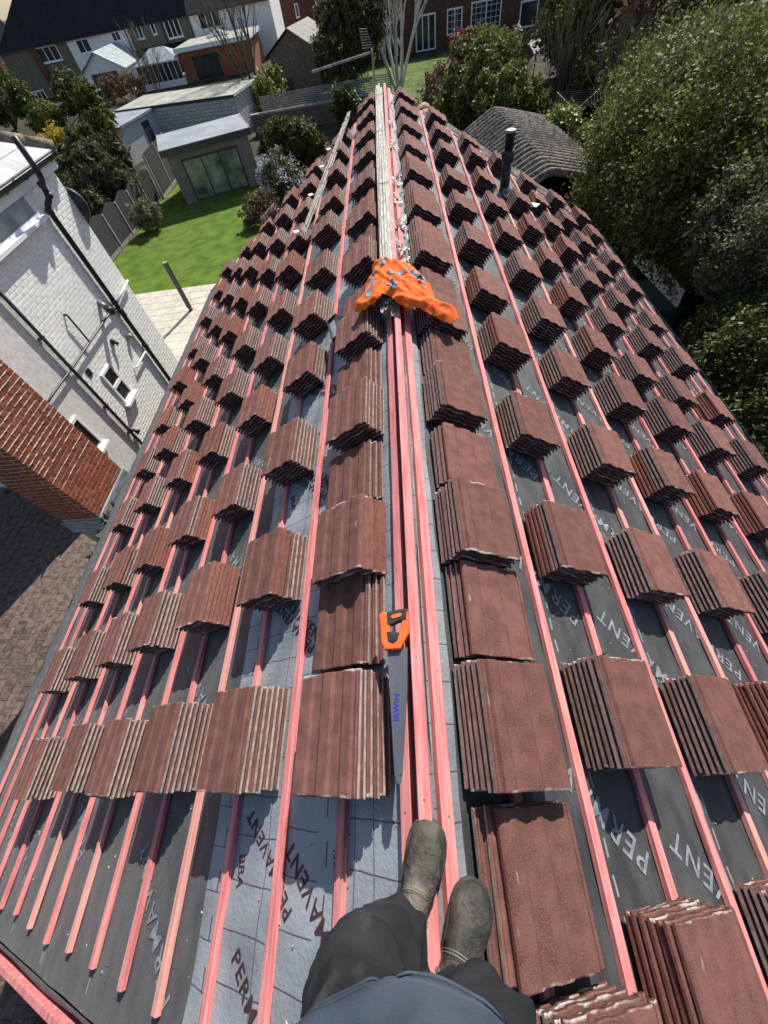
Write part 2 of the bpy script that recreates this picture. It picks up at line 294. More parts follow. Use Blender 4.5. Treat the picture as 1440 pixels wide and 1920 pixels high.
def inst(name, me, parent, mx):
    """an object sharing mesh me at matrix mx (world), below parent whose world matrix is a pure translation"""
    o = bpy.data.objects.new(name, me); COL.objects.link(o); o.parent = parent
    o.matrix_local = Matrix.Translation(-wloc(parent))@mx if parent is not None else mx
    return o
def tag(o, label, cat, group=None):
    o['label'] = label; o['category'] = cat
    if group: o['group'] = group
    return o
def thing(name, label, cat, loc, group=None):
    o = bpy.data.objects.new(name, None); o.empty_display_size = 0.1; COL.objects.link(o); o.location = tuple(map(float, loc)); return tag(o, label, cat, group)
def struct(o): o['kind'] = 'structure'; return o
def bevel(o, wd, seg=2):
    m = o.modifiers.new('bevel', 'BEVEL'); m.width = wd; m.segments = seg; m.limit_method = 'ANGLE'; return o

# ------------------------------------------------------------------ ground
mb = MB(); mb.quad((-400, -60, G), (400, -60, G), (400, 700, G), (-400, 700, G)); struct(obj('ground', mb, 'soil'))

# ------------------------------------------------------------------ the house being re-roofed
rng = random.Random(7)
house = thing('house', 'house with stripped roof covered in membrane, pink battens and tile stacks', 'house', (0, 5, G))
def uoff(side, s, y):
    a = 0.5+0.5*math.cos(2*math.pi*(y+0.13)/0.45)
    return -0.0265-0.009*(1-a)*min(1, s*4) + 0.0035*math.sin(s*7.1+y*2.3)*math.sin(y*5.7-s*3.1)+0.0015*math.sin(s*19+y*7)*math.sin(y*13-s*5)-0.0035
def sheet_mesh(name, side, s0, s1, y0, y1, lift, matn, jag=0.0):
    ns = max(2, int((s1-s0)/0.09)); ny = int((y1-y0)/0.085); V = []; F = []; UV = []
    for j in range(ny+1):
        for i in range(ns+1):
            s = s0+(s1-s0)*i/ns; y = y0+(y1-y0)*j/ny
            if jag and i in (0, ns): s += jag*math.sin(y*3.1)+jag*0.5*math.sin(y*11.7)
            V.append(rp(side, s, y, uoff(side, s, y)+lift)); UV.append((s, y))
    w_ = ns+1
    for j in range(ny):
        for i in range(ns): F.append((j*w_+i, j*w_+i+1, (j+1)*w_+i+1, (j+1)*w_+i) if side > 0 else (j*w_+i, (j+1)*w_+i, (j+1)*w_+i+1, j*w_+i+1))
    me = bpy.data.meshes.new(name); me.from_pydata(V, [], F); me.materials.append(MT[matn]); lay = me.uv_layers.new(name='roof')
    for p in me.polygons:
        p.use_smooth = True
        for li in p.loop_indices: lay.data[li].uv = UV[me.loops[li].vertex_index]
    return me
FONT_CACHE = {}
def text_mesh(txt, size, spacing=1.0):
    k = (txt, size, spacing)
    if k not in FONT_CACHE:
        c = bpy.data.curves.new('lettering', 'FONT'); c.body = txt; c.size = size; c.space_character = spacing; c.resolution_u = 2; c.offset = size*0.012
        o = bpy.data.objects.new('lettering', c); COL.objects.link(o); dg = bpy.context.evaluated_depsgraph_get(); me = bpy.data.meshes.new_from_object(o.evaluated_get(dg))
        bpy.data.objects.remove(o); bm = bmesh.new(); bm.from_mesh(me); bmesh.ops.triangulate(bm, faces=bm.faces)
        bmesh.ops.subdivide_edges(bm, edges=[e for e in bm.edges if e.calc_length() > 0.05], cuts=1); 
        FONT_CACHE[k] = ([tuple(v.co) for v in bm.verts], [tuple(v.index for v in f.verts) for f in bm.faces]); bm.free()
    return FONT_CACHE[k]
def letter(par, side, s, y, txt, size, spacing=1.0, flip=False, lift=0.0045, ang=None, m='print_light'):
    V, F = text_mesh(txt, size, spacing); d = np.array((-0.74, 0.67)) if ang is None else np.array((math.cos(ang), math.sin(ang)))
    if flip: d = -d
    u = np.array((-d[1], d[0])); out = []
    for v in V:
        q = np.array((side*s, y))+d*v[0]+u*v[1]; ss = abs(q[0]) if q[0]*side > 0 else 0.0
        out.append(rp(side, ss, q[1], uoff(side, ss, q[1])+lift))
    w_ = MB(); w_.add(out, F); obj('printed_lettering', w_, m, par)
for side in (-1, 1):
    e = EAVE[side]; edges = [0.0, 1.30, 2.67, 4.04, e+0.12]
    for i in range(4):
        me = sheet_mesh('underlay_sheet', side, max(0.0, edges[i]-0.02), min(e+0.12, edges[i+1]+0.08), YN, YF, 0.0016*(4-i), 'underlay_black', 0.004 if 0 < i < 3 else 0)
        o = obj('underlay_sheet', me, None, house)
        ph = {-1: (-0.55, -0.86, -0.5, -0.75), 1: (-0.35, -0.55, -0.4, -0.8)}[side][i]
        for n_ in range(11):
            y = ph+0.98*n_
            if side < 0: sp = (None, 1.39, 2.72, 4.10)[i]
            else: sp = (1.03, 2.38, 3.72, 5.0)[i]
            if sp is not None and y+0.7 < YF: letter(o, side, sp, y, 'PERMAVENT', 0.118, 1.18, lift=0.0016*(4-i)+0.004)
            sp2 = (None, 2.27, 3.60, 4.95)[i] if side < 0 else (None, 1.76, 3.10, 4.45)[i]
            if sp2 is not None and y+0.5 < YF and y-0.25 > YN: letter(o, side, sp2, y-0.22, 'PERMAVENT', 0.118, 1.18, lift=0.0016*(4-i)+0.004)
# grey face of the top strip: wide on the white-house side, a narrow lap on the other
o = obj('underlay_sheet', sheet_mesh('underlay_sheet', -1, 0.0, 1.27, YN, YF-0.02, 0.0105, 'underlay_grey', 0.012), None, house); o['label'] = 'light grey membrane strip with dark printed grid'
for n_ in range(12):
    y = -0.49+0.98*n_
    if y < YF-0.6: letter(o, -1, 0.665, y, 'PERMAVENT', 0.075, 1.1, lift=0.0135, m='print_dark')
    if y < YF-0.9 and n_ != 0: letter(o, -1, 1.0, y+0.32, 'PERMAVENT', 0.085, 1.1, flip=True, lift=0.0135, m='print_dark')
    if y < YF-0.6: letter(o, -1, 0.47, y+0.20, '150mm', 0.036, 1.0, lift=0.0135, m='print_dark', ang=-math.pi/2+0.1)
letter(o, -1, 1.0, -0.67, 'PERMAVENT', 0.085, 1.1, flip=True, lift=0.0135, m='print_dark')
for y in (-0.36, 1.6): letter(o, -1, 1.05, y, 'BBA', 0.062, 1.0, lift=0.0135, m='print_dark', ang=-math.pi/2+0.12)
for n_ in range(4): letter(o, -1, 0.34+0.02*n_, -0.62+1.96*n_, 'PERMAVENT', 0.085, 1.1, lift=0.0135, m='print_dark')
obj('underlay_sheet', sheet_mesh('underlay_sheet', 1, 0.0, 0.135, YN, YF-0.02, 0.0105, 'underlay_grey', 0.006), None, house)
# membrane hanging over the eaves and crumpled over the near gable
def flap(pts_fn, nu, nv):
    m = MB(); V = [pts_fn(i/nu, j/nv) for j in range(nv+1) for i in range(nu+1)]
    F = [(j*(nu+1)+i, j*(nu+1)+i+1, (j+1)*(nu+1)+i+1, (j+1)*(nu+1)+i) for j in range(nv) for i in range(nu)]; m.add(V, F); return m
def drape(side, y0, y1, ln, amp):
    def fn(u, v):
        y = y0+(y1-y0)*u; k = ln*(0.8+0.3*math.sin(y*2.1)+0.15*math.sin(y*7.3)); a = PITCH+v*0.75; s = EAVE[side]+0.09+v*k*0.55
        wv = amp*v*(math.sin(y*5.2)+0.6*math.sin(y*12.1+1)+0.3*math.sin(y*23))
        p = rp(side, s, y, -0.03); return (p[0]+side*wv, p[1], p[2]-v*v*k*0.75+wv*0.4)
    return flap(fn, int(abs(y1-y0)*14), 8)
uvfix = []
for a in ((-1, YN, 3.15, 0.34, 0.02), (-1, 4.6, YF, 0.16, 0.012), (1, YN, YF, 0.07, 0.004)):
    me = drape(*a).mesh('underlay_flap', 'underlay_black', True); me.uv_layers.new(name='roof'); obj('underlay_flap', me, None, house)
def vfn(u, v):
    s = 1.3+u*(EAVE[-1]-1.2); w_ = 0.02*(math.sin(s*9)+0.7*math.sin(s*17+1)+0.5*math.sin(s*31)); r = 0.05+0.012*math.sin(s*5)
    th = v*4.2; p = rp(-1, s, YN-r*math.sin(th)*1.0-0.01, -0.03-r*(1-math.cos(th))+w_*v*0.5); return (p[0], p[1]+w_*0.6*v, p[2])
me = flap(vfn, 70, 10).mesh('underlay_flap', 'underlay_black', True); me.uv_layers.new(name='roof'); obj('underlay_flap', me, None, house)

# battens, in lengths butted end to end
def batten(side, s, y0, y1, m, wd=0.042, off0=-0.0245, off1=0.0, tw=0.0):
    b = MB(); n = max(1, int((y1-y0)/0.45)); h = wd/2; rings = []
    ph = rng.random()*9
    for i in range(n+1):
        y = y0+(y1-y0)*i/n; ds = 0.0022*math.sin(y*1.7+ph)+tw*(y-y0); e1, e2 = 0.0012*math.sin(y*7+ph), 0.0012*math.sin(y*9.3+ph*2)
        rings.append([rp(side, s+ds+a+ex, y, o_) for a, o_, ex in ((-h, off0, 0), (-h, off1-0.002, e1), (-h+0.003, off1, e1), (h-0.003, off1, e2), (h, off1-0.002, e2), (h, off0, 0))])
    b.loft(rings); return obj('batten', b, m, house)
for side in (-1, 1):
    for k in range(1, 16):
        s = S0[side]+GAUGE*k
        if s > EAVE[side]-0.04: continue
        pale = (side, k) in ((-1, 4), (1, 6), (-1, 9))
        ya = YN+(0.13+0.03*rng.random() if side < 0 else 0.02); cut = rng.choice((3.2, 3.9, 4.6, 5.3)) + rng.random()*0.4
        for a, b in ((ya, cut), (cut+0.003, cut+4.0), (cut+4.003, YF+0.02)):
            if b > a+0.2: batten(side, s+(rng.random()-0.5)*0.006, a, min(b, YF+0.02), 'batten_pale' if (pale or rng.random() < 0.12) and a < 6 else 'batten')
for side, s in ((-1, 0.096), (1, 0.056)):
    for a, b in ((YN, 3.3), (3.303, 7.2), (7.203, YF+0.02)): batten(side, s, a, b, 'batten', 0.048, -0.0245, 0.012)
for a, b in ((YN, 2.7), (2.703, 6.6), (6.603, YF+0.04)):
    m = MB(); m.b2((-0.042, a, -0.03), (0.002, b, 0.048)); bevel(obj('ridge_batten', m, 'batten', house), 0.003)
nm = MB()   # nail heads
for (x, y, z) in [(-0.02, y, 0.0485) for y in (-0.12, 0.33, 0.78, 1.23, 1.68, 2.1)]+[rp(-1, 0.098, y, 0.0125) for y in (-0.16, 0.3, 0.75, 1.2)]+[rp(1, 0.058, y, 0.0125) for y in (-0.17, 0.29, 0.74, 1.2)]:
    nm.tube([(x, y, z-0.002), (x, y, z+0.0012)], 0.0038, 7)
obj('nail_heads', nm, 'grey_metal', house)
# verge timbers, fascias, gutters, walls
for side in (-1, 1):
    e = EAVE[side]; n_ = rp(side, 1, 0, 0); 
    for yy, nmn in ((YF+0.03, 'verge_board'), (YN-0.10, 'verge_board')):
        m = MB(); m.hexa([rp(side, 0.02, yy, -0.22), rp(side, e+0.05, yy, -0.22), rp(side, e+0.05, yy+0.03, -0.22), rp(side, 0.02, yy+0.03, -0.22), rp(side, 0.02, yy, -0.012), rp(side, e+0.05, yy, -0.012), rp(side, e+0.05, yy+0.03, -0.012), rp(side, 0.02, yy+0.03, -0.012)])
        obj(nmn, m, 'batten', house)
    x, z = rp(side, e+0.03, 0, -0.05)[0], rp(side, e+0.03, 0, -0.05)[2]
    m = MB(); m.b2((x-side*0.03, YN, z-0.24), (x-side*0.005, YF, z-0.02)); obj('fascia', m, 'black_plastic', house)
    if side < 0: continue
    gm = MB(); gx = x+side*0.065; prof = [(math.cos(a), math.sin(a)) for a in [math.pi+math.pi*i/10 for i in range(11)]]
    outer = [(gx+0.062*c, z-0.035+0.062*s_) for c, s_ in prof]; inner = [(gx+0.056*c, z-0.033+0.056*s_) for c, s_ in prof][::-1]
    gm.prism([(a, YN+0.1, b) for a, b in outer+inner], (0, YF-YN-0.15, 0)); obj('gutter', gm, 'black_plastic', house)
    for k in range(13):
        bk = MB(); y = YN+0.3+k*0.85; bk.tube([(gx+0.068*c, y, z-0.034+0.068*s_) for c, s_ in prof], 0.008, 5); obj('gutter_bracket', bk, 'black_plastic', house)
xl, xr = rp(-1, EAVE[-1]-0.35, 0)[0], rp(1, EAVE[1]-0.35, 0)[0]; ze = rp(1, EAVE[1], 0)[2]-0.1
m = MB(); m.prism([(xl, YN+0.15, G), (xr, YN+0.15, G), (xr, YN+0.15, ze), (0, YN+0.15, -0.2), (xl, YN+0.15, ze)], (0, YF-YN-0.3, 0)); obj('wall', m, 'house_brick', house)

# ------------------------------------------------------------------ stacks of concrete roof tiles
TW, TL = 0.332, 0.418
def tile_mesh(name, raw_front):
    pr = [(0, -6), (9, -6), (11, -2), (17, -2), (19, -6), (27, -6), (34, 6), (74, 6), (90, -2), (130, -2), (146, 6), (192, 6), (208, -2), (246, -2), (262, 6), (318, 6), (326, 1), (332, -5)]
    top = [(x/1000-TW/2, 0.019+z/1000) for x, z in pr]; bot = [(x/1000-TW/2, 0.019+z/1000-0.0125) for x, z in pr if x not in (11, 17)]
    ring = top+bot[::-1]; n = len(ring); m = MB(); h = TL/2
    ends = [-h, -h+0.004, h-0.004, h]; rings = []
    for i, y in enumerate(ends):
        k = 0.002 if i in (0, 3) else 0.0
        rings.append([(x, y, z-(k if j < len(top) else 0)) for j, (x, z) in enumerate(ring)])
    m.loft(rings, 0, False); m.m = []
    for i in range(3):
        for k in range(n):
            a, b = ring[k], ring[(k+1) % n]; side0 = (abs(a[0]+TW/2) < 1e-6 and abs(b[0]+TW/2) < 1e-6); side1 = (abs(a[0]-TW/2) < 1e-6 and abs(b[0]-TW/2) < 1e-6)
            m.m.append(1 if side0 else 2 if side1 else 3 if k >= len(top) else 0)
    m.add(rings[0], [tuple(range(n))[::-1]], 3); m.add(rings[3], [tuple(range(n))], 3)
    return m.mesh(name, ['tile', 'tile_raw', 'tile_red', 'tile_end'])
TILE = tile_mesh('roof_tile', True)
ORD = ['first', 'second', 'third', 'fourth', 'fifth', 'sixth', 'seventh', 'eighth', 'ninth', 'tenth', 'eleventh', 'twelfth', 'thirteenth']
SL = {-1: 'white-house slope', 1: 'tree-side slope'}
RX = {1: Matrix.Rotation(PITCH, 4, 'Y'), -1: Matrix.Rotation(math.pi, 4, 'Z')@Matrix.Rotation(PITCH, 4, 'Y')}
def tile_stack(side, s_edge, yfront, n, label, group, lean=0.011, flip=None, pitch=0.0285, jit=1.0, rest=0.0):
    """s_edge: ridge-side edge of the bottom tile; yfront: end nearest the photographer"""
    yc = yfront+TL/2; sc = s_edge+TW/2
    e = thing('tile_stack', label, 'tile stack', rp(side, sc, yc, rest), group); e.rotation_euler = RX[side].to_euler()
    if flip is None: flip = rng.random() < 0.22
    mixed = rng.random() < 0.25
    for i in range(n):
        o = bpy.data.objects.new('roof_tile', TILE); COL.objects.link(o); o.parent = e
        f = flip if not (mixed and i > n//2) else not flip
        o.location = (lean*i+(rng.random()-0.5)*0.006*jit, (rng.random()-0.5)*0.012*jit, pitch*i-0.0005)
        o.rotation_euler = (0, 0, (rng.random()-0.5)*0.022*jit+(math.pi if f else 0))
    return e
COLS = {1: [-0.90, -0.07, 0.80, 1.76, 2.72, 3.52, 4.50, 5.48, 6.42, 7.40, 8.38, 9.30], -1: [-0.10, 0.76, 1.68, 2.66, 3.54, 4.44, 5.42, 6.36, 7.36, 8.32, 9.26]}
for side in (-1, 1):
    for r, k in enumerate((3, 5, 7, 9, 11, 13)):
        cols = []
        for c, y in enumerate(COLS[side]):
            if side > 0 and c == 0 and k > 5: continue
            yy = y-(0.016*(k-3) if side < 0 else 0.012*(k-3)*(1 if y > 0.5 else 0.3)) + (rng.random()-0.5)*0.06
            if yy+TL > YF+0.02: continue
            if side < 0 and k == 13 and c == 0: continue
            if side > 0 and k == 7 and c == 10: continue      # the soil vent stands here
            cols.append(yy)
        for c, yy in enumerate(cols):
            num = len(cols)-c
            edge = S0[side]+GAUGE*k-(0.305 if side > 0 else 0.31)+(rng.random()-0.5)*0.02
            n_ = rng.choice((6, 6, 7, 7, 7)) if side > 0 else rng.choice((6, 6, 6, 7))
            tile_stack(side, edge, yy, n_, 'brown roof tile stack on %s, %s row below ridge, %s from far gable' % (SL[side], ORD[r+1], ORD[num-1]), 'tile stacks loaded out over the roof', lean=0.0015 if side > 0 else 0.0045)
# first row beside the ridge: tall stacks with low ones between them
R1 = {-1: ([-0.12, 0.74, 1.68, 2.62, 3.78, 4.74, 5.74, 6.70, 7.62, 8.60, 9.50], [0.335, 1.20, 2.12, 3.12, 4.24, 5.24, 6.20, 7.14, 8.10, 9.05]), 1: ([-0.10, 0.78, 1.74, 2.66, 3.70, 4.68, 5.70, 6.62, 7.55, 8.50, 9.42], [-0.565, 0.345, 1.24, 2.20, 3.12, 4.16, 5.16, 6.14, 7.06, 8.0, 8.95])}
for side in (-1, 1):
    tall, low = R1[side]
    for c, y in enumerate(tall):
        tile_stack(side, S0[side]+(0.095 if side < 0 else 0.115), y, 6, 'tall brown roof tile stack beside the ridge on %s, %s from far gable' % (SL[side], ORD[len(tall)-c-1]), 'tall tile stacks beside the ridge', lean=0.006 if side < 0 else 0.003, flip=(c in (1, 5)) if side < 0 else False)
    for c, y in enumerate(low):
        tile_stack(side, S0[side]+(0.115 if side < 0 else 0.13), y, 3 if side < 0 else (4 if c else 3), 'low brown roof tile stack beside the ridge on %s, %s from far gable' % (SL[side], ORD[len(low)-c-1]), 'low tile stacks beside the ridge', lean=0.02 if side < 0 else (0.03 if c == 0 else 0.008), flip=False)
tile_stack(1, 0.27, -1.03, 6, 'brown roof tile stack behind the boots at the near gable', 'tall tile stacks beside the ridge', lean=0.007, flip=False)

# ------------------------------------------------------------------ things lying on the roof
def strip_bundle(label, p0, p1, spots, ln, seed):
    r = random.Random(seed); p0, p1 = Vector(p0), Vector(p1); d = (p1-p0).normalized(); sd = d.cross(Vector((0, 0, 1))).normalized(); up = sd.cross(d)
    e = thing('ridge_strip_bundle', label, 'metal strips', p0)
    for i, (a, b) in enumerate(spots):
        m = MB(); a0 = r.random()*0.25; L_ = (p1-p0).length-r.random()*0.3; c0 = p0+d*a0+sd*a+up*b; n = 14; rings = []
        for k in range(n+1):
            t = L_*k/n; w_ = sd*(0.004*math.sin(t*1.3+i))+up*(0.003*math.sin(t*2.1+2*i)); c = c0+d*t+w_
            rings.append([tuple(c+sd*x+up*z) for x, z in ((-0.011, 0), (-0.011, 0.011), (-0.008, 0.011), (-0.008, 0.003), (0.008, 0.003), (0.008, 0.011), (0.011, 0.011), (0.011, 0))])
        m.loft(rings); obj('strip', m, 'galv', e)
    for t in (0.35, 0.62, 0.9):
        m = MB(); c = p0+d*((p1-p0).length*t); xs = [a for a, b in spots]; zs = [b for a, b in spots]
        m.obox(c, sd, d, up, min(xs)-0.014, max(xs)+0.014, -0.006, 0.006, max(zs)+0.010, max(zs)+0.0135); obj('tie_band', m, 'black_plastic', e)
    return e
# main bundle rests on the left top batten and the ridge batten
strip_bundle('long bundle of pale metal strips lying along the ridge', (-0.075, 2.72, 0.052), (-0.125, 9.95, 0.052), [(-0.055, 0.0), (-0.030, 0.0), (-0.004, 0), (0.022, 0), (0.048, 0), (-0.042, 0.013), (-0.016, 0.013), (0.012, 0.013), (0.036, 0.013), (-0.02, 0.026), (0.006, 0.026)], 7, 3)
a, b = rp(-1, 1.36, 6.05, 0.185), rp(-1, 0.74, 9.75, 0.195)
strip_bundle('short bundle of pale metal strips across tile stacks on white-house slope', a, b, [(-0.026, 0), (0.0, 0), (0.026, 0), (-0.013, 0.013), (0.013, 0.013)], 5, 8)
strip_bundle('thin bundle of three pale strips beside the short strip bundle', rp(-1, 1.20, 6.5, 0.185), rp(-1, 0.66, 9.9, 0.195), [(-0.013, 0), (0.013, 0), (0, 0.013)], 4, 9)
# packets of bent ridge clips and straps left along the right top batten
def strap_cluster(y, label, seed, n=9, base=None, spread=0.05):
    r = random.Random(seed); c = Vector(base or rp(1, 0.055, y, 0.014)); e = thing('strap_cluster', label, 'metal straps', c, 'bent straps left along the ridge')
    for i in range(n):
        m = MB(); p = c+Vector(((r.random()-0.5)*spread, (r.random()-0.5)*0.26, 0.004+0.008*r.random())); pts = [p]; a = r.random()*6.28
        for k in range(4):
            a += (r.random()-0.5)*2.2; p = p+Vector((math.cos(a)*0.035, math.sin(a)*0.045, (0.03 if k % 2 == 0 else -0.022)*r.random())); p.z = max(p.z, c.z+0.003); p.x = min(max(p.x, c.x-0.06), c.x+0.06); pts.append(p)
        for k in range(4):
            q0, q1 = pts[k], pts[k+1]; u = (q1-q0); l = u.length; u.normalize(); v = u.cross(Vector((0, 0, 1))).normalized(); m.obox(q0, u, v, u.cross(v), 0, l+0.002, -0.008, 0.008, -0.0007, 0.0007)
        obj('strap', m, 'galv', e)
    m = MB(); m.box(c+Vector((0.03, -0.10, 0.012)), (0.045, 0.05, 0.003), rz=0.3); obj('paper_tag', m, 'pale_slab', e)
for i, y in enumerate((3.62, 3.98, 4.45, 5.05, 5.55, 6.9, 7.9, 8.9)):
    strap_cluster(y, 'bent galvanised straps with white tag on the ridge, %s cluster beyond the orange jacket' % ORD[i], 20+i)
for i, (s, y) in enumerate(((1.52, 6.35), (1.36, 7.4), (1.22, 8.35), (1.12, 9.0))):
    c = Vector(rp(-1, s, y, 0.178)); e = thing('strip_bracket', 'pale bracket with tag beside the short strip bundle, %s from its near end' % ORD[i], 'bracket', c, 'tagged brackets beside the strips')
    m = MB(); m.tube([c, c+Vector((0.09, -0.03, 0.04)), c+Vector((0.22, -0.04, 0.05))], 0.009, 6); obj('arm', m, 'galv', e)
    m = MB(); m.box(c+Vector((-0.03, 0.0, 0.012)), (0.07, 0.085, 0.006), rz=0.4); obj('tag_plate', m, 'upvc', e)

# hi-vis jacket dropped across the strips
JO = [(200, 600), (215, 645), (330, 655), (420, 615), (500, 565), (575, 560), (600, 605), (720, 662), (860, 642), (950, 682), (1080, 706), (1150, 722), (1215, 690), (1242, 645), (1205, 580), (1080, 548), (1000, 515), (995, 465), (960, 410), (930, 358), (870, 300), (780, 265), (700, 245), (600, 235), (540, 190), (480, 203), (425, 262), (390, 292), (398, 340), (345, 385), (325, 440), (300, 525), (250, 565)]
JP = [at(620+x/5.143, 440+y/5.143, 0.135)[:2] for x, y in JO]
def inside(p, poly):
    c = False; n = len(poly); j = n-1
    for i in range(n):
        if ((poly[i][1] > p[1]) != (poly[j][1] > p[1])) and (p[0] < (poly[j][0]-poly[i][0])*(p[1]-poly[i][1])/(poly[j][1]-poly[i][1])+poly[i][0]): c = not c
        j = i
    return c
def edist(p, poly):
    best = (9, None)
    for i in range(len(poly)):
        a, b = poly[i-1], poly[i]; ab = (b[0]-a[0], b[1]-a[1]); t = max(0, min(1, ((p[0]-a[0])*ab[0]+(p[1]-a[1])*ab[1])/(ab[0]**2+ab[1]**2+1e-12))); q = (a[0]+ab[0]*t, a[1]+ab[1]*t)
        d = math.hypot(p[0]-q[0], p[1]-q[1])
        if d < best[0]: best = (d, q)
    return best
JC = [((390, 300), (560, 260), 26, .045), ((480, 205), (520, 330), 22, .035), ((600, 240), (760, 400), 24, .040), ((700, 250), (960, 430), 30, .030), ((330, 420), (470, 380), 24, .035), ((470, 380), (700, 560), 22, .045), ((560, 380), (830, 560), 24, .040), ((220, 610), (480, 470), 28, .035), ((300, 640), (560, 540), 20, .030), ((700, 470), (930, 560), 26, .045), ((840, 420), (960, 540), 20, .035), ((930, 600), (1180, 620), 34, .050), ((960, 560), (1000, 660), 16, .030), ((620, 600), (860, 620), 22, .030), ((760, 330), (900, 420), 18, .030), ((420, 300), (440, 420), 18, .025), ((650, 420), (690, 540), 16, .025), ((520, 470), (600, 540), 18, .025)]
JCW = [(at(620+p[0]/5.143, 440+p[1]/5.143, 0.135)[:2], at(620+q[0]/5.143, 440+q[1]/5.143, 0.135)[:2], w_*0.0011, h) for p, q, w_, h in [(a_, b_, c_*1.15, d_*0.72) for a_, b_, c_, d_ in JC]]
def jz(x, y):
    base = 0.115-0.30*max(0, abs(x+0.06)-0.10)*(1 if x < 0 else 0.8); f = 0.0
    for a, b, w_, h in JCW:
        ab = b-a; t = max(0, min(1, ((x-a[0])*ab[0]+(y-a[1])*ab[1])/(ab@ab))); d = math.hypot(x-a[0]-ab[0]*t, (y-a[1]-ab[1]*t)*0.75)
        f = max(f, 1.15*h*math.exp(-d/(w_*0.8))+0.3*f) if f < 0.07 else f
    w1 = math.sin(x*38+y*21+1.5*math.sin(y*17-x*9)); w2 = math.sin(-x*29+y*33+1.2*math.sin(x*23+y*7)); f += 0.008*(1-abs(w1))**3+0.007*(1-abs(w2))**3
    return base+f+0.03*min(1, edist((x, y), JP)[0]/0.04)-0.015
xs = [p[0] for p in JP]; ys = [p[1] for p in JP]; st = 0.0115; m = MB(); idx = {}; cells = []
nx, ny = int((max(xs)-min(xs))/st)+2, int((max(ys)-min(ys))/(st*1.1))+2
for i in range(nx):
    for j in range(ny):
        if inside((min(xs)+(i+0.5)*st, min(ys)+(j+0.5)*st*1.1), JP): cells.append((i, j))
for (i, j) in cells:
    f = []
    for a, b in ((i, j), (i+1, j), (i+1, j+1), (i, j+1)):
        if (a, b) not in idx:
            p = (min(xs)+a*st, min(ys)+b*st*1.1)
            d, q = edist(p, JP)
            if not inside(p, JP) or d < st*0.55: p = q
            idx[(a, b)] = len(m.v); m.v.append((p[0], p[1], jz(*p)))
        f.append(idx[(a, b)])
    m.f.append(tuple(f)); m.m.append(0)
def crease(o, kind, scale, strength, mid=0.5):
    t = bpy.data.textures.new('crease', 'CLOUDS' if kind == 'CLOUDS' else 'MUSGRAVE'); t.noise_scale = scale
    if kind != 'CLOUDS': t.musgrave_type = kind; t.octaves = 2; t.lacunarity = 1.8
    md = o.modifiers.new('crease', 'DISPLACE'); md.texture = t; md.texture_coords = 'LOCAL'; md.strength = strength; md.mid_level = mid
jk = thing('jacket', 'orange hi-vis jacket with grey reflective strips crumpled across the ridge', 'jacket', (0.0, 3.0, 0.03))
jb = obj('jacket_body', m, 'orange_cloth', jk, True); sd_ = jb.modifiers.new('thick', 'SOLIDIFY'); sd_.thickness = 0.004; sd_.offset = 0; ss = jb.modifiers.new('sub', 'SUBSURF'); ss.levels = 1; ss.render_levels = 1
def jstrip(pts, wd):
    pw = [Vector((*at(620+x/5.143, 440+y/5.143, 0.135)[:2], 0)) for x, y in pts]; m = MB(); n = 26; prev = None; V = []; F = []
    seg = [0]
    for i in range(1, len(pw)): seg.append(seg[-1]+(pw[i]-pw[i-1]).length)
    for k in range(n+1):
        t = seg[-1]*k/n; i = max(j for j in range(len(seg)-1) if seg[j] <= t+1e-9); u = (t-seg[i])/(seg[i+1]-seg[i]); c = pw[i].lerp(pw[i+1], u); d = (pw[i+1]-pw[i]).normalized(); sd = Vector((-d.y, d.x, 0))
        for q in range(5):
            p = c+sd*wd*(q/4-0.5); V.append((p.x, p.y, jz(p.x, p.y)+0.006))
    for k in range(n):
        for q in range(4): F.append((k*5+q, k*5+q+1, (k+1)*5+q+1, (k+1)*5+q))
    m.add(V, F); obj('reflective_strip', m, 'reflective', jk, True)
for pts, wd in (([(566, 384), (604, 398), (680, 384), (742, 366)], 0.048), ([(792, 348), (826, 392), (880, 394), (946, 386)], 0.05), ([(392, 418), (402, 460), (384, 500), (356, 516), (374, 592)], 0.045), ([(556, 492), (622, 506), (600, 540)], 0.05), ([(520, 222), (514, 262), (502, 318)], 0.045), ([(398, 352), (432, 394)], 0.045), ([(858, 424), (908, 450)], 0.035)): jstrip(pts, wd)
m = MB(); p = at(620+860/5.143, 440+360/5.143, 0.16); m.box((p[0], p[1], jz(p[0], p[1])+0.006), (0.045, 0.022, 0.003), rz=0.2); obj('label_patch', m, 'rubber', jk)

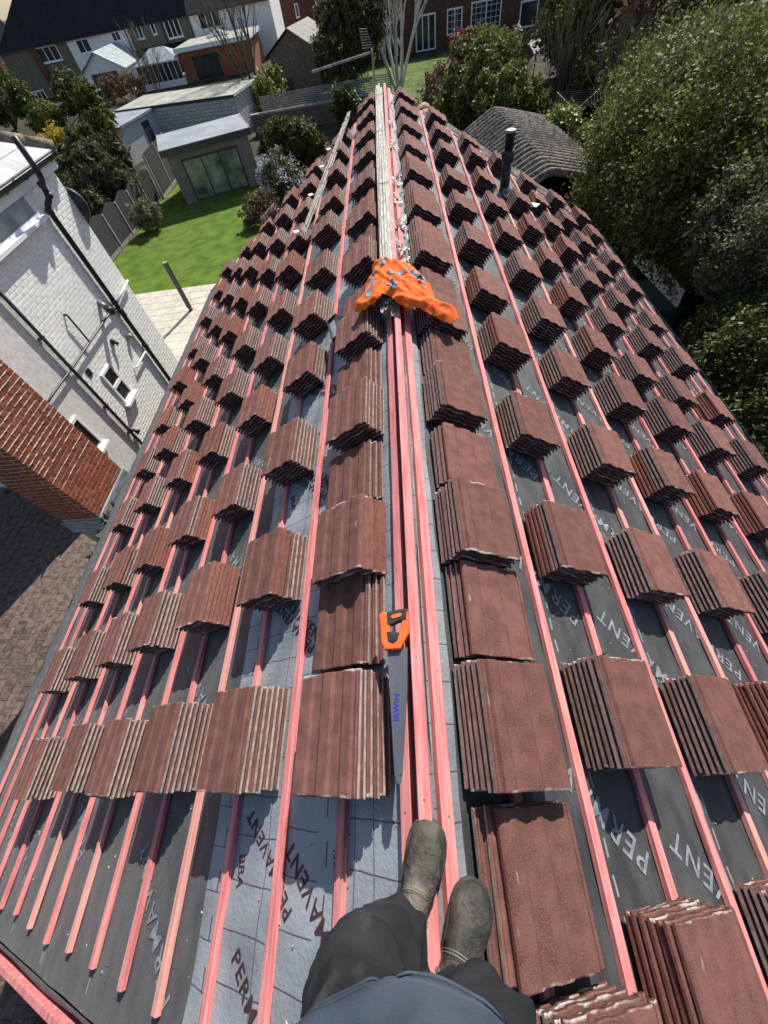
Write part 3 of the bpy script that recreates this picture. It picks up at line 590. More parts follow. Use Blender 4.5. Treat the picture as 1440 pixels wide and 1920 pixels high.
# hand saw lying on the left top batten and the ridge batten
def px2(pts, z): return [at(x, y, z) for x, y in pts]
sw = thing('hand_saw', 'hand saw with orange and black handle lying beside the ridge', 'saw', (*at(742, 1210, 0.05)[:2], 0.05))
bl = px2([(727, 1216), (764, 1214), (764, 1300), (758, 1400), (755, 1452), (752, 1469), (745, 1469), (741, 1455), (735, 1350)], 0.052)
teeth = []
for k in range(60):
    t = k/60; a = np.array(bl[0])*(1-t)+np.array(bl[7])*t; teeth += [a, a+np.array((-0.0035, -0.002, 0))]
poly = [bl[i] for i in (7, 6, 5, 4, 3, 2, 1)]+[tuple(p) for p in teeth]
m = MB(); m.prism([tuple(p) for p in poly], (0, 0, 0.0014)); bld = obj('blade', m, 'steel', sw)
def flat_shape(name, outline, holes, z, thick, bev, matn, parent):
    c = bpy.data.curves.new(name, 'CURVE'); c.dimensions = '2D'; c.fill_mode = 'BOTH'; c.extrude = thick/2-bev; c.bevel_depth = bev; c.bevel_resolution = 2
    for ring in [outline]+holes:
        s_ = c.splines.new('POLY'); s_.points.add(len(ring)-1); s_.use_cyclic_u = True
        for i, (x, y) in enumerate(ring): s_.points[i].co = (x, y, 0, 1)
    o = bpy.data.objects.new(name, c); COL.objects.link(o); dg = bpy.context.evaluated_depsgraph_get(); me = bpy.data.meshes.new_from_object(o.evaluated_get(dg)); bpy.data.objects.remove(o)
    me.materials.clear(); me.materials.append(MT[matn]); me.transform(Matrix.Translation((0, 0, z)))
    for p in me.polygons: p.use_smooth = False
    return obj(name, me, None, parent)
H_ = lambda pts: [tuple(at(480+x/3, 1100+y/3, 0.065)[:2]) for x, y in pts]
flat_shape('handle', H_([(702, 165), (712, 155), (735, 158), (748, 178), (748, 270), (790, 300), (825, 245), (828, 150), (846, 140), (852, 170), (852, 262), (808, 345), (730, 350), (714, 315)]), [], 0.064, 0.026, 0.006, 'orange_plastic', sw)
flat_shape('grip', H_([(745, 158), (770, 150), (825, 138), (842, 142), (838, 185), (800, 192), (768, 208), (748, 212)]), [], 0.065, 0.030, 0.008, 'rubber', sw)
flat_shape('grip_inlay', H_([(762, 178), (775, 166), (812, 158), (820, 164), (812, 174), (772, 186)]), [], 0.081, 0.006, 0.002, 'orange_plastic', sw)
flat_shape('grip', H_([(744, 265), (800, 270), (790, 305), (770, 318), (750, 308)]), [], 0.065, 0.029, 0.007, 'rubber', sw)
def flat_text(par, txt, size, o, d, m, up=Vector((0, 0, 1)), sp=1.0):
    V, F = text_mesh(txt, size, sp); o, d = Vector(o), Vector(d).normalized(); u = up.cross(d); w_ = MB(); w_.add([tuple(o+d*v[0]+u*v[1]) for v in V], F); return obj('printed_lettering', w_, m, par)
a, b = Vector(at(748, 1352, 0.0545)), Vector(at(741, 1306, 0.0545)); flat_text(bld, 'IRWIN', 0.030, a, Vector(at(749, 1300, 0.0545))-a, 'blue_print', sp=1.05)
m = MB(); m.tube([at(751, 1453, 0.0525), at(751, 1453, 0.0545)], 0.003, 8); obj('hang_hole', m, 'rubber', bld)

# soil vent with its flashing
vb = Vector(rp(1, 2.22, 8.15, -0.03)); vt = thing('soil_vent_pipe', 'black soil vent pipe with collar and pale cap on tree-side slope', 'vent pipe', vb)
m = MB(); m.tube([vb+Vector((0, 0, -0.1)), vb+Vector((0, 0, 0.50))], 0.078, 20); obj('pipe', m, 'black_plastic', vt, True)
m = MB(); m.tube([vb+Vector((0, 0, z)) for z in (0.44, 0.47, 0.49, 0.51, 0.58, 0.60)], [0.08, 0.10, 0.088, 0.106, 0.106, 0.075], 20); obj('collar', m, 'black_plastic', vt, True)
m = MB(); m.tube([vb+Vector((0, 0, z)) for z in (0.57, 0.80, 0.805)], [0.07, 0.072, 0.085], 20); obj('cowl', m, 'black_plastic', vt, True)
m = MB(); m.tube([vb+Vector((0, 0, z)) for z in (0.805, 0.825, 0.835)], [0.085, 0.085, 0.06], 20); obj('cap', m, 'galv', vt, True)
def ffn(u, v):
    s = 2.08+u*0.52; y = 7.72+v*0.55; w_ = 0.025*math.sin(u*9+v*4)+0.02*math.sin(v*14+u*3); return rp(1, s, y, 0.012+0.10*math.exp(-((s-2.22)**2+(y-8.1)**2)/0.02)+max(0, w_))
m = flap(ffn, 22, 22); o = obj('flashing', m, 'black_plastic', vt, True)
m = flap(lambda u, v: rp(1, 2.5+u*0.16+v*0.10, 7.70+v*0.16, 0.10+0.05*u+0.04*v), 5, 5); obj('folded_corner', m, 'lead', vt)
# black plastic tray
tv = thing('vent_tray', 'black plastic vent tray leaning on tile stacks beside the orange jacket', 'tray', rp(-1, 0.56, 3.05, 0.0))
m = MB(); c = rp(-1, 0.60, 3.12, 0.10); mx = (Matrix.Rotation(math.pi, 3, 'Z')@Matrix.Rotation(PITCH, 3, 'Y'))@Matrix.Rotation(0.25, 3, 'Z')
m.box(c, (0.10, 0.36, 0.02), mx=mx); obj('tray_base', m, 'lead', tv)
m = MB()
for dx, dy, lx, ly in ((0.05, 0, 0.012, 0.37), (-0.05, 0, 0.012, 0.37), (0, 0.185, 0.11, 0.012), (0, -0.185, 0.11, 0.012)): m.box(Vector(c)+mx@Vector((dx, dy, -0.012)), (lx, ly, 0.085), mx=mx)
obj('tray_rim', m, 'black_plastic', tv)
# ridge tiles left at the far gable
for i in range(3):
    cc = Vector(rp(-1, 2.75, 9.55, 0.06+0.055*i)); m = MB(); d = Vector((-0.42*CPI, 0.06, -0.42*SPI)); u = d.normalized(); v = Vector((0, 1, 0)); nn_ = u.cross(v)
    if nn_.z < 0: nn_ = -nn_
    prof = [(0.115*math.cos(a), 0.075*math.sin(a)) for a in [math.pi*k/8 for k in range(9)]]; inn = [(0.1*math.cos(a), 0.06*math.sin(a)) for a in [math.pi*k/8 for k in range(9)]][::-1]
    m.prism([tuple(cc+v*p+nn_*q) for p, q in prof+inn], d); tag(obj('ridge_tile', m, 'tile'), 'half-round brown ridge tile at the far gable, %s of its pile' % ('bottom one', 'middle one', 'top one')[i], 'ridge tile', 'ridge tiles piled at the far gable')
# dropped fragments of timber on the battens
# television aerial on a mast at the far gable
aer = thing('tv_aerial', 'television aerial with long pale boom on a mast at the far gable', 'aerial', (-0.19, 10.3, -0.25))
ay = 10.32; top = aty(697, 92, ay); bs = aty(706, 185, ay); m = MB(); m.tube([bs, top], 0.017, 8); obj('mast', m, 'galv', aer)
p0, p1 = Vector(aty(585, 135, 10.0)), Vector(aty(694, 99, 10.34)); m = MB(); m.tube([p0, p1], 0.017, 6); obj('boom', m, 'galv', aer)
dv = (p1-p0).normalized()
for k in range(16):
    m = MB(); c = p0+dv*(0.03+k*0.066); m.tube([c-Vector((0, 0, 0.02)), c+Vector((0, 0, 0.03))], 0.0025, 5); obj('element', m, 'galv', aer)
for k in range(8):
    m = MB(); c = p1+Vector((0.0-0.012*k, 0.02, 0.05+0.03*k)); m.tube([c-Vector((0.13-0.01*k, 0.05, -0.02)), c+Vector((0.06, 0.03, 0.0))], 0.006, 5); obj('reflector_rod', m, 'galv', aer)

# ------------------------------------------------------------------ the person taking the photograph
per = thing('person', 'person in grey leather boots, black trousers and blue shirt standing astride the ridge', 'person', (0.0, -0.42, 0.03))
def noise3(x, y, z): return math.sin(x*31+1.3*math.sin(y*23+z*17))*math.sin(y*27+1.1*math.sin(z*29))+0.5*math.sin(x*67+z*53)*math.sin(y*71+1)
def limb(name, keys, n, matn, parent, sub=22, wr=0.010, cap=True):
    rings = []
    for i in range(len(keys)-1):
        for k in range(sub if i < len(keys)-2 else sub+1):
            t = k/sub; K = [keys[max(i-1, 0)], keys[i], keys[i+1], keys[min(i+2, len(keys)-1)]]
            cr = [0.5*((2*K[1][j])+(-K[0][j]+K[2][j])*t+(2*K[0][j]-5*K[1][j]+4*K[2][j]-K[3][j])*t*t+(-K[0][j]+3*K[1][j]-3*K[2][j]+K[3][j])*t**3) for j in range(5)]
            ring = []
            for a in range(n):
                th = 2*math.pi*a/n; x = cr[0]+cr[3]*math.cos(th); y = cr[1]+cr[4]*math.sin(th); z = cr[2]
                q = wr*noise3(x*0.55, y*0.55, z*0.8)+wr*0.9*math.sin(z*46+3*math.sin(th*1.0)+x*20)*max(0, math.cos(th*1.0+0.8*math.sin(z*9)))
                ring.append((x+q*math.cos(th), y+q*math.sin(th), z))
            rings.append(ring)
    m = MB(); m.loft(rings, 0, cap); return m
# continuous body under the clothes (pelvis, torso and legs)
sk = bpy.data.meshes.new('body'); pts = [(-0.02, -0.42, 0.92), (-0.02, -0.42, 1.15), (-0.02, -0.46, 1.40), (-0.02, -0.48, 1.50), (-0.10, -0.42, 0.86), (-0.12, -0.385, 0.50), (-0.09, -0.41, 0.10), (0.07, -0.44, 0.86), (0.08, -0.46, 0.50), (0.045, -0.53, 0.10)]
sk.from_pydata(pts, [(0, 1), (1, 2), (2, 3), (0, 4), (4, 5), (5, 6), (0, 7), (7, 8), (8, 9)], []); sk.materials.append(MT['skin']); bo = obj('body', sk, None, per)
bo.modifiers.new('skin', 'SKIN'); rad = [0.10, 0.10, 0.12, 0.05, 0.07, 0.05, 0.035, 0.07, 0.05, 0.035]
if not sk.skin_vertices: 
    bpy.context.view_layer.objects.active = bo
for i, sv in enumerate(sk.skin_vertices[0].data if sk.skin_vertices else []): sv.radius = (rad[i], rad[i]); sv.use_root = (i == 0)
bo.modifiers.new('sub', 'SUBSURF').levels = 1
m = limb('l', [(-0.094, -0.405, 0.135, 0.062, 0.075), (-0.10, -0.385, 0.25, 0.075, 0.085), (-0.130, -0.365, 0.50, 0.092, 0.098), (-0.120, -0.385, 0.72, 0.105, 0.112), (-0.095, -0.41, 0.93, 0.118, 0.135)], 72, 'trouser', per)
m2 = limb('r', [(0.022, -0.54, 0.135, 0.062, 0.075), (0.045, -0.505, 0.25, 0.075, 0.085), (0.082, -0.455, 0.50, 0.088, 0.095), (0.076, -0.435, 0.72, 0.102, 0.112), (0.06, -0.42, 0.93, 0.118, 0.135)], 72, 'trouser', per)
pel = limb('p', [(-0.02, -0.42, 0.76, 0.13, 0.12), (-0.02, -0.415, 0.86, 0.185, 0.155), (-0.02, -0.415, 1.02, 0.185, 0.165)], 40, 'trouser', per, 8)
tr = MB(); tr.v, tr.f, tr.m = list(m.v), list(m.f), list(m.m)
for q in (m2, pel): tr.add(q.v, q.f)
tro = obj('trousers', tr, 'trouser', per, True); rm = tro.modifiers.new('remesh', 'REMESH'); rm.mode = 'VOXEL'; rm.voxel_size = 0.0055; rm.use_smooth_shade = True
sm_ = tro.modifiers.new('smooth', 'SMOOTH'); sm_.iterations = 2; sm_.factor = 0.4; crease(tro, 'RIDGED_MULTIFRACTAL', 0.16, 0.016, 0.9); crease(tro, 'CLOUDS', 0.05, 0.008)
rings = []
for k in range(30):
    t = k/29; z = 0.945+0.55*t; rx = 0.20+0.012*math.sin(t*3); ry = 0.190-0.012*t+0.012*math.sin(t*4); cy_ = -0.405-0.075*t
    rings.append([(-0.02+(rx+0.0025*math.sin(a*7+z*12)*(1-t)+0.001*math.sin(a*23))*math.cos(a), cy_+(ry+0.0025*math.sin(a*7+z*12)*(1-t)+0.001*math.sin(a*17+z*9))*math.sin(a), z+0.005*math.sin(a*2+0.7)*(1-t)+0.002*math.sin(a*7)*(1-t)) for a in [2*math.pi*i/72 for i in range(72)]])
low = [[(x*0.985-0.0003, -0.397+(y+0.397)*0.985, z+0.004) for x, y, z in rings[0]]]
m = MB(); m.loft(low+rings, 0, False); o = obj('shirt', m, 'shirt', per, True); q_ = o.modifiers.new('s', 'SUBSURF'); q_.levels = 1; q_.render_levels = 1; crease(o, 'RIDGED_MULTIFRACTAL', 0.22, 0.014, 0.9); crease(o, 'CLOUDS', 0.09, 0.010); o.modifiers.new('t', 'SOLIDIFY').thickness = 0.003
def boot(heel, toe, z0, nameL):
    h, t = Vector((*heel, 0)), Vector((*toe, 0)); d = (t-h).normalized(); L_ = (t-h).length; sd = Vector((d.y, -d.x, 0))
    # sections: position along foot (0 heel .. 1 toe), half width, height of the upper
    sec = [(0.0, 0.022, 0.055), (0.03, 0.034, 0.085), (0.12, 0.040, 0.125), (0.25, 0.041, 0.130), (0.38, 0.041, 0.110), (0.50, 0.045, 0.090), (0.62, 0.051, 0.076), (0.74, 0.053, 0.067), (0.85, 0.049, 0.060), (0.93, 0.039, 0.051), (0.98, 0.024, 0.040), (1.0, 0.010, 0.030)]
    rings = []
    for (u, hw, ht) in sec:
        hw *= 1.13; c = h+d*(L_*u)+sd*(0.006*math.sin(u*3)); r = []
        for k in range(24):
            a = math.pi*2*k/24; x = math.cos(a); y = math.sin(a); sx = math.copysign(abs(x)**0.75, x)
            zz = 0.026+(ht-0.0)*max(0, y)**0.9 if y > 0 else 0.026+0.004*y
            q = 0.0016*noise3(c.x*0.9+x*0.1, c.y*0.9, zz)
            r.append(tuple(c+sd*(hw+q)*sx+Vector((0, 0, z0+zz+q*(y > 0)))))
        rings.append(r)
    e = bpy.data.objects.new('boot', None)
    m = MB(); m.loft(rings); up = obj('boot_upper', m, 'boot_leather', per, True); ssm = up.modifiers.new('s', 'SUBSURF'); ssm.levels = 2; ssm.render_levels = 2; crease(up, 'CLOUDS', 0.035, 0.005); crease(up, 'RIDGED_MULTIFRACTAL', 0.07, 0.004, 0.9)
    # ankle shaft
    c = h+d*(L_*0.17); rr = []
    for k in range(7):
        z = z0+0.075+0.025*k; rr.append([tuple(c+d*(0.052+0.0*k)*math.cos(a)*1.0+sd*0.042*math.sin(a)+Vector((0, 0, z))) for a in [2*math.pi*i/24 for i in range(24)]])
    m = MB(); m.loft(rr); obj('boot_shaft', m, 'boot_leather', up, True)
    # elastic side gore and its pale stitching
    for sg in (-1, 1):
        g = MB(); n_ = 12; arc = []
        for k in range(n_+1):
            a = math.pi*k/n_; u = 0.245+0.105*math.cos(a)*0.9; zz = z0+0.175-0.105*math.sin(a); arc.append(tuple(h+d*(L_*u)+sd*sg*(0.0405+0.006*math.sin(a)*1.0)+Vector((0, 0, zz))))
        for off in (0.0, 0.006):
            s_ = MB(); s_.tube([Vector(p)+sd*sg*0.0025+d*off*(1 if i > n_/2 else -1) for i, p in enumerate(arc)], 0.0011, 5); obj('stitching', s_, 'stitch', up)
    arc = [];  # vamp seam across the instep
    for k in range(17):
        a = math.pi*(0.06+0.88*k/16); u = 0.36+0.13*math.sin(a); ht = 0.122-0.022*math.sin(a); x = math.cos(a); arc.append(tuple(h+d*(L_*u)+sd*0.0452*math.copysign(abs(x)**0.75, x)+Vector((0, 0, z0+0.029+ht*max(0, math.sin(a))**0.9))))
    for off in (0, 0.007):
        s_ = MB(); s_.tube([Vector(p)+d*off for p in arc], 0.0007, 5); obj('stitching', s_, 'stitch', up)
    sole = []
    for zz, gz_ in ((0.0, 0.0), (0.012, 0.003), (0.026, 0.001)):
        ring = []
        pr = [(u, hw) for u, hw, _ in sec]
        for (u, hw) in pr: ring.append(tuple(h+d*(L_*u*1.01)+sd*(hw*1.13+0.002+gz_)+sd*(0.006*math.sin(u*3))+Vector((0, 0, z0+zz))))
        for (u, hw) in pr[::-1]: ring.append(tuple(h+d*(L_*u*1.01)-sd*(hw*1.13+0.002+gz_)+sd*(0.006*math.sin(u*3))+Vector((0, 0, z0+zz))))
        sole.append(ring)
    m = MB(); m.loft(sole); bevel(obj('boot_sole', m, 'boot_sole', up), 0.003)
    m = MB(); c = h+Vector((0, 0, z0+0.165)); m.obox(c, sd, d, Vector((0, 0, 1)), -0.012, 0.012, -0.006, 0.0, -0.02, 0.03); obj('pull_tab', m, 'rubber', up)
boot((-0.100, -0.458), (-0.003, -0.172), 0.014, 'left')
boot((-0.004, -0.568), (0.126, -0.318), 0.016, 'right')

# ------------------------------------------------------------------ brick chimney at the left eave
ch = thing('chimney', 'tall red brick chimney with lead flashing beside the left eave', 'chimney', (-5.43, 3.8, -4.2))
CX0, CX1, CY0, CY1 = -5.78, -5.10, 3.30, 4.30
m = MB(); m.b2((CX0+0.006, CY0+0.004, -4.4), (CX1-0.004, CY1-0.006, 1.2)); obj('mortar_core', m, 'mortar', ch)
def brick_mesh(name, L_, H, D, mats, bev=0.004):
    m = MB(); x, y, z, b = L_/2, D/2, H/2, bev
    bot = [(-x, -y), (x, -y), (x, y), (-x, y)]
    # block with its six faces inset by the bevel (44 triangles)
    P = []
    for sx in (-1, 1):
        for sy in (-1, 1):
            for sz in (-1, 1): P += [(sx*x, sy*(y-b), sz*(z-b)), (sx*(x-b), sy*y, sz*(z-b)), (sx*(x-b), sy*(y-b), sz*z)]
    me = bpy.data.meshes.new(name); bm = bmesh.new()
    for p in P: bm.verts.new(p)
    bmesh.ops.convex_hull(bm, input=bm.verts); bmesh.ops.dissolve_limit(bm, angle_limit=0.02, verts=bm.verts, edges=bm.edges); bm.to_mesh(me); bm.free(); me.materials.append(MT[mats]); return me
BR = {}
def get_brick(L_, H, D, mt):
    k = (round(L_, 3), round(H, 3), round(D, 3), mt)
    if k not in BR: BR[k] = brick_mesh('brick', L_, H, D, mt)
    return BR[k]
def emit_pieces(parent, items, limit, name='brick'):
    """items: (mesh, matrix, size on view); the largest become parts, the rest one joined part"""
    items.sort(key=lambda t: -t[2]); rest = MB()
    for me, mx, _ in items[:limit]: inst(name, me, parent, mx)
    if items[limit:]:
        for me, mx, _ in items[limit:]: rest.add([tuple(mx@v.co) for v in me.vertices], [tuple(p.vertices) for p in me.polygons])
        o = obj(name+'s_beyond', rest, items[0][0].materials[0].name, parent); o['kind'] = 'stuff'
def seen(p):
    d = Vector(p)-Vector(CP.tolist()); c = CM.T@np.array(d); 
    if c[2] > -0.1: return -1
    px, py = CW+FPX*c[0]/-c[2], CH-FPX*c[1]/-c[2]
    return (1000/-c[2] if -60 < px < 1500 and -60 < py < 1980 else 1/-c[2])
items = []; RZ90 = Matrix.Rotation(math.pi/2, 4, 'Z'); nC = 0
for c in range(62):
    z = -3.0+0.075*c+0.033; 
    def run(a0, a1, start):
        segs = []; a = a0
        first = True
        while a < a1-0.03:
            l = min(start if first else 0.210, a1-a); segs.append((a, a+l)); a += l+0.015; first = False
        return segs
    j = lambda: (rng.random()-0.5)*0.004
    for a, b in run(CY0, CY1, 0.215 if c % 2 else 0.1025):
        p = Vector((CX1-0.05+j(), (a+b)/2, z)); items.append((get_brick(b-a, 0.060, 0.105, 'brick'), Matrix.Translation(p)@RZ90, seen(p)))
    for a, b in run(CX0, CX1-0.107, 0.215 if c % 2 else 0.1025):
        p = Vector(((a+b)/2, CY0+0.05+j(), z)); items.append((get_brick(b-a, 0.060, 0.105, 'brick'), Matrix.Translation(p), seen(p)))
emit_pieces(ch, items, 300)
for c in range(9, 44):     # ragged proud mortar on the weathered upper face, broken along each course
    z = -3.0+0.075*c-0.004; y = CY0
    if c < 15 and c % 2: continue
    while y < CY1-0.05:
        l = min(rng.uniform(0.12, 0.5), CY1-y); n = max(3, int(l/0.03)); ring = []
        for k in range(n+1):
            w_ = (0.003+0.009*rng.random())*(0.3 if k in (0, n) else 1); t = 0.004+0.003*rng.random(); ring.append([(CX1-0.02, y+l*k/n, z-t), (CX1+w_, y+l*k/n, z-t*0.8), (CX1+w_*0.8, y+l*k/n, z+t*0.6), (CX1-0.02, y+l*k/n, z+t)])
        m = MB(); m.loft(ring); obj('mortar_ledge', m, 'mortar_pale', ch); y += l+rng.choice((0.0, 0.03, 0.09))
def lead_sheet(fn, nu, nv, par, name='lead_flashing'):
    o = obj(name, flap(fn, nu, nv), 'lead', par, True); o.modifiers.new('t', 'SOLIDIFY').thickness = 0.004; return o
lead_sheet(lambda u, v: (CX1+0.012+0.004*math.sin(u*9+v*3)+0.5*max(0, v-0.7), CY0-0.02+u*(CY1-CY0+0.06), -2.98-min(v, 0.75)*0.50-0.1*max(0, v-0.75)+0.004*math.sin(u*7)), 30, 10, ch)
lead_sheet(lambda u, v: (CX0-0.05+u*(CX1-CX0+0.06), CY0-0.012-0.10*max(0, v-0.75)-0.004*math.sin(u*18), -3.05-v*0.28), 18, 10, ch)
# crumpled membrane tucked round the chimney foot
for i in range(3):
    m = flap(lambda u, v, i=i: (-5.0+0.06*math.sin(u*3+i)+0.16*(v-0.5)+0.04*math.sin(u*13+i*2), 2.6+0.33*i+u*0.5, -3.06-0.16*v+0.06*math.sin(u*6+i*1.7)*math.sin(v*5+i)+0.03*math.sin(u*21+v*13)), 16, 10)
    me = m.mesh('underlay_flap', 'underlay_black', True); me.uv_layers.new(name='roof'); obj('underlay_flap', me, None, house)

# ------------------------------------------------------------------ old plain-tiled roof of the next house
rt = R_(15); pr_ = thing('outhouse', 'low outhouse with brown mineral shingle roof between chimney and eave', 'house', (-7.2, 1.0, G))
m = MB(); m.hexa([(-11.2, -4, G), (-5.25, -4, G), (-5.25, 5.15, G), (-11.2, 5.15, G), (-11.2, -4, -5.33+5.95*math.tan(rt)), (-5.25, -4, -5.33), (-5.25, 5.15, -5.33), (-11.2, 5.15, -5.33+5.95*math.tan(rt))]); obj('wall', m, 'house_brick', pr_)
def ptile():
    m = MB(); a = 0.225/2-0.003; m.hexa([(-0.18, -a, 0), (0.0, -a, 0), (0.0, a, 0), (-0.18, a, 0), (-0.18, -a, 0.008), (0.0, -a, 0.017), (0.0, a, 0.017), (-0.18, a, 0.008)]); return m.mesh('roof_tile', 'old_tile')
PT = ptile(); items = []
for r in range(40):
    for c in range(42):
        q = 5.25+0.145*r*math.cos(rt); y = 5.05-0.225*c-(0.1125 if r % 2 else 0)
        x = -q; z = -5.315+(q-5.25)*math.tan(rt)
        mx = Matrix.Translation((x, y, z))@Matrix.Rotation(rt, 4, 'Y')@Matrix.Rotation((rng.random()-0.5)*0.03, 4, 'Z')@Matrix.Translation((0, 0, rng.random()*0.004))
        sv = seen((x, y, z))
        if sv > 5 or r < 12: items.append((PT, mx, sv))
emit_pieces(pr_, items, 300, 'shingle')
m = MB(); m.b2((-11.2, 5.16, -6.6), (-5.85, 5.24, -4.7)); obj('lead_gutter', m, 'lead', pr_)

# ------------------------------------------------------------------ white neighbouring house
WX = -7.0
wh = thing('white_house', 'white painted brick house with black drainpipes and pale hipped roof', 'house', (-9.5, 7.5, G))
m = MB(); m.b2((-13, 5.25, G), (WX-0.003, 10.30, -0.15)); obj('wall', m, 'white_paint', wh)
m = MB(); m.b2((WX-0.003, 5.25, G), (WX+0.02, 6.83, -0.16)); obj('roughcast_render', m, 'roughcast', wh)
wins = [(7.40, 7.88, -4.03, -3.19), (7.35, 9.06, -0.66, -0.28)]
items = []
for c in range(72):
    z = -5.55+0.075*c+0.0375; y = 6.87-(0.1125 if c % 2 else 0)
    if z > -0.2: break
    while y < 10.28:
        a, b = max(y, 6.86), min(y+0.215, 10.31); y += 0.225
        if b-a < 0.05: continue
        if any(a > w0 and b < w1 and z-0.04 > z0 and z+0.04 < z1 for w0, w1, z0, z1 in wins): continue
        p = Vector((WX-0.012+rng.random()*0.003, (a+b)/2, z)); items.append((get_brick(b-a, 0.064, 0.04, 'white_brick'), Matrix.Translation(p)@RZ90, seen(p)*(1 if z > -4.9 else 0.01)))
emit_pieces(wh, items, 300)
def window(par, o, u, n, w_, h, panes, fm='upvc', gm='glass', fw=0.06, sill=True, proud=0.04, bars=None, name='window'):
    """o: lower left corner on the wall face, u along the wall, n outward normal"""
    o, u, n = Vector(o), Vector(u).normalized(), Vector(n).normalized(); z = Vector((0, 0, 1)); m = MB()
    m.obox(o, u, z, n, 0, w_, 0, fw, -0.05, proud); m.obox(o, u, z, n, 0, w_, h-fw, h, -0.05, proud); m.obox(o, u, z, n, 0, fw, fw, h-fw, -0.05, proud-0.001); m.obox(o, u, z, n, w_-fw, w_, fw, h-fw, -0.05, proud-0.001)
    pw = (w_-2*fw)/panes
    for i in range(1, panes): m.obox(o, u, z, n, fw+pw*i-fw*0.45, fw+pw*i+fw*0.45, fw, h-fw, -0.05, proud-0.002)
    fr = obj(name, m, fm, par)
    for i in range(panes):
        g = MB(); g.obox(o, u, z, n, fw+pw*i, fw+pw*(i+1), fw, h-fw, -0.04, proud-0.03); obj('pane', g, gm, fr)
    if bars:
        for i in range(1, bars[0]):
            g = MB(); g.obox(o, u, z, n, w_*i/bars[0]-0.015, w_*i/bars[0]+0.015, fw, h-fw, -0.03, proud-0.015); obj('glazing_bar', g, fm, fr)
        for i in range(1, bars[1]):
            g = MB(); g.obox(o, u, z, n, fw, w_-fw, h*i/bars[1]-0.015, h*i/bars[1]+0.015, -0.03, proud-0.018); obj('glazing_bar', g, fm, fr)
    if sill: g = MB(); g.obox(o, u, z, n, -0.06, w_+0.06, -0.06, -0.002, -0.03, proud+0.09); obj('sill', g, fm, fr)
    return fr
UY, NX = (0, 1, 0), (1, 0, 0)
window(wh, (WX, 7.40, -4.03), UY, NX, 0.48, 0.84, 1, gm='glass', fw=0.055, proud=0.05)
m = MB(); m.obox((WX, 7.40, -4.03), UY, (0, 0, 1), NX, 0.05, 0.43, 0.40, 0.47, -0.03, 0.055); obj('transom', m, 'upvc', wh)
window(wh, (WX, 6.3, -0.70), UY, NX, 2.76, 0.42, 2, gm='obscure_glass', fw=0.06, proud=0.05)
window(wh, (WX+0.02, 5.27, -3.95), UY, NX, 0.8, 0.8, 1, gm='glass', fw=0.06, proud=0.05)
def round_path(pts, rad):
    P = [Vector(p) for p in pts]; out = [P[0]]
    for i in range(1, len(P)-1):
        a, b = P[i-1]-P[i], P[i+1]-P[i]; t = min(rad, a.length*0.45, b.length*0.45); p0, p1 = P[i]+a.normalized()*t, P[i]+b.normalized()*t
        out += [p0*(1-k)*(1-k)+P[i]*2*k*(1-k)+p1*k*k for k in (0, 0.25, 0.5, 0.75, 1)]
    return out+[P[-1]]
def pipe(par, pts, r, name='drainpipe', mt='black_plastic', n=12): m = MB(); m.tube(round_path(pts, r*2.2), r, n); return obj(name, m, mt, par, True)
PX = WX+0.085
sp_ = pipe(wh, [(PX, 9.32, -6.9), (PX, 9.32, -0.80), (PX+0.0, 9.34, -0.66), (PX+0.16, 9.36, -0.52), (PX+0.17, 9.37, -0.36), (PX+0.33, 9.28, -0.20), (PX+0.33, 9.27, 0.36)], 0.055, 'soil_pipe')
for z in (-0.72, -2.55, -2.75, -3.7): m = MB(); m.tube([(PX, 9.32, z-0.05), (PX, 9.32, z+0.05)], 0.066, 14); obj('collar', m, 'black_plastic', sp_, True)
for z in (-0.50, -0.32): m = MB(); m.tube([(PX+0.17, 9.365, z-0.04), (PX+0.17, 9.365, z+0.04)], 0.064, 14); obj('collar', m, 'black_plastic', sp_, True)
d2 = pipe(wh, [(PX, 6.82, -6.9), (PX, 6.86, -0.25)], 0.036)
for z in (-1.9, -3.6, -4.4): m = MB(); m.box((PX-0.02, 6.84, z), (0.09, 0.11, 0.03)); obj('pipe_clip', m, 'black_plastic', d2)
pipe(wh, [(PX, 9.25, -2.66), (PX, 8.9, -2.60), (PX, 6.95, -2.60), (PX, 6.0, -2.58), (PX, 5.3, -2.62)], 0.021, 'waste_pipe')
pipe(wh, [(WX, 7.78, -1.98), (PX, 7.78, -1.98), (PX, 7.77, -2.05), (PX, 7.77, -2.60)], 0.02, 'overflow_pipe')
pipe(wh, [(PX, 9.24, -3.79), (PX, 8.5, -3.79), (WX, 8.48, -3.79)], 0.02, 'waste_pipe', 'upvc')
pipe(wh, [(PX, 10.28, -2.52), (PX, 9.40, -2.60)], 0.025, 'waste_pipe', 'upvc')
m = MB(); m.tube([(WX, 8.95, -2.33), (WX+0.22, 8.78, -2.42)], 0.06, 14); f_ = obj('wall_lamp', m, 'grey_metal', wh, True); m = MB(); m.tube([(WX+0.20, 8.80, -2.41), (WX+0.36, 8.68, -2.47)], [0.068, 0.075], 14); obj('lamp_shade', m, 'black_plastic', f_, True)
m = MB(); m.tube([(WX, 8.44, -3.02), (WX+0.07, 8.44, -3.02), (WX+0.09, 8.44, -3.05), (WX+0.12, 8.44, -3.10)], [0.06, 0.06, 0.03, 0.05], 12); obj('spot_lamp', m, 'black_plastic', wh, True)
m = MB(); m.tube([(WX, 9.02, -3.27), (WX+0.10, 9.02, -3.25), (WX+0.13, 9.02, -3.30)], [0.05, 0.055, 0.03], 12); obj('sensor_light', m, 'galv', wh, True)
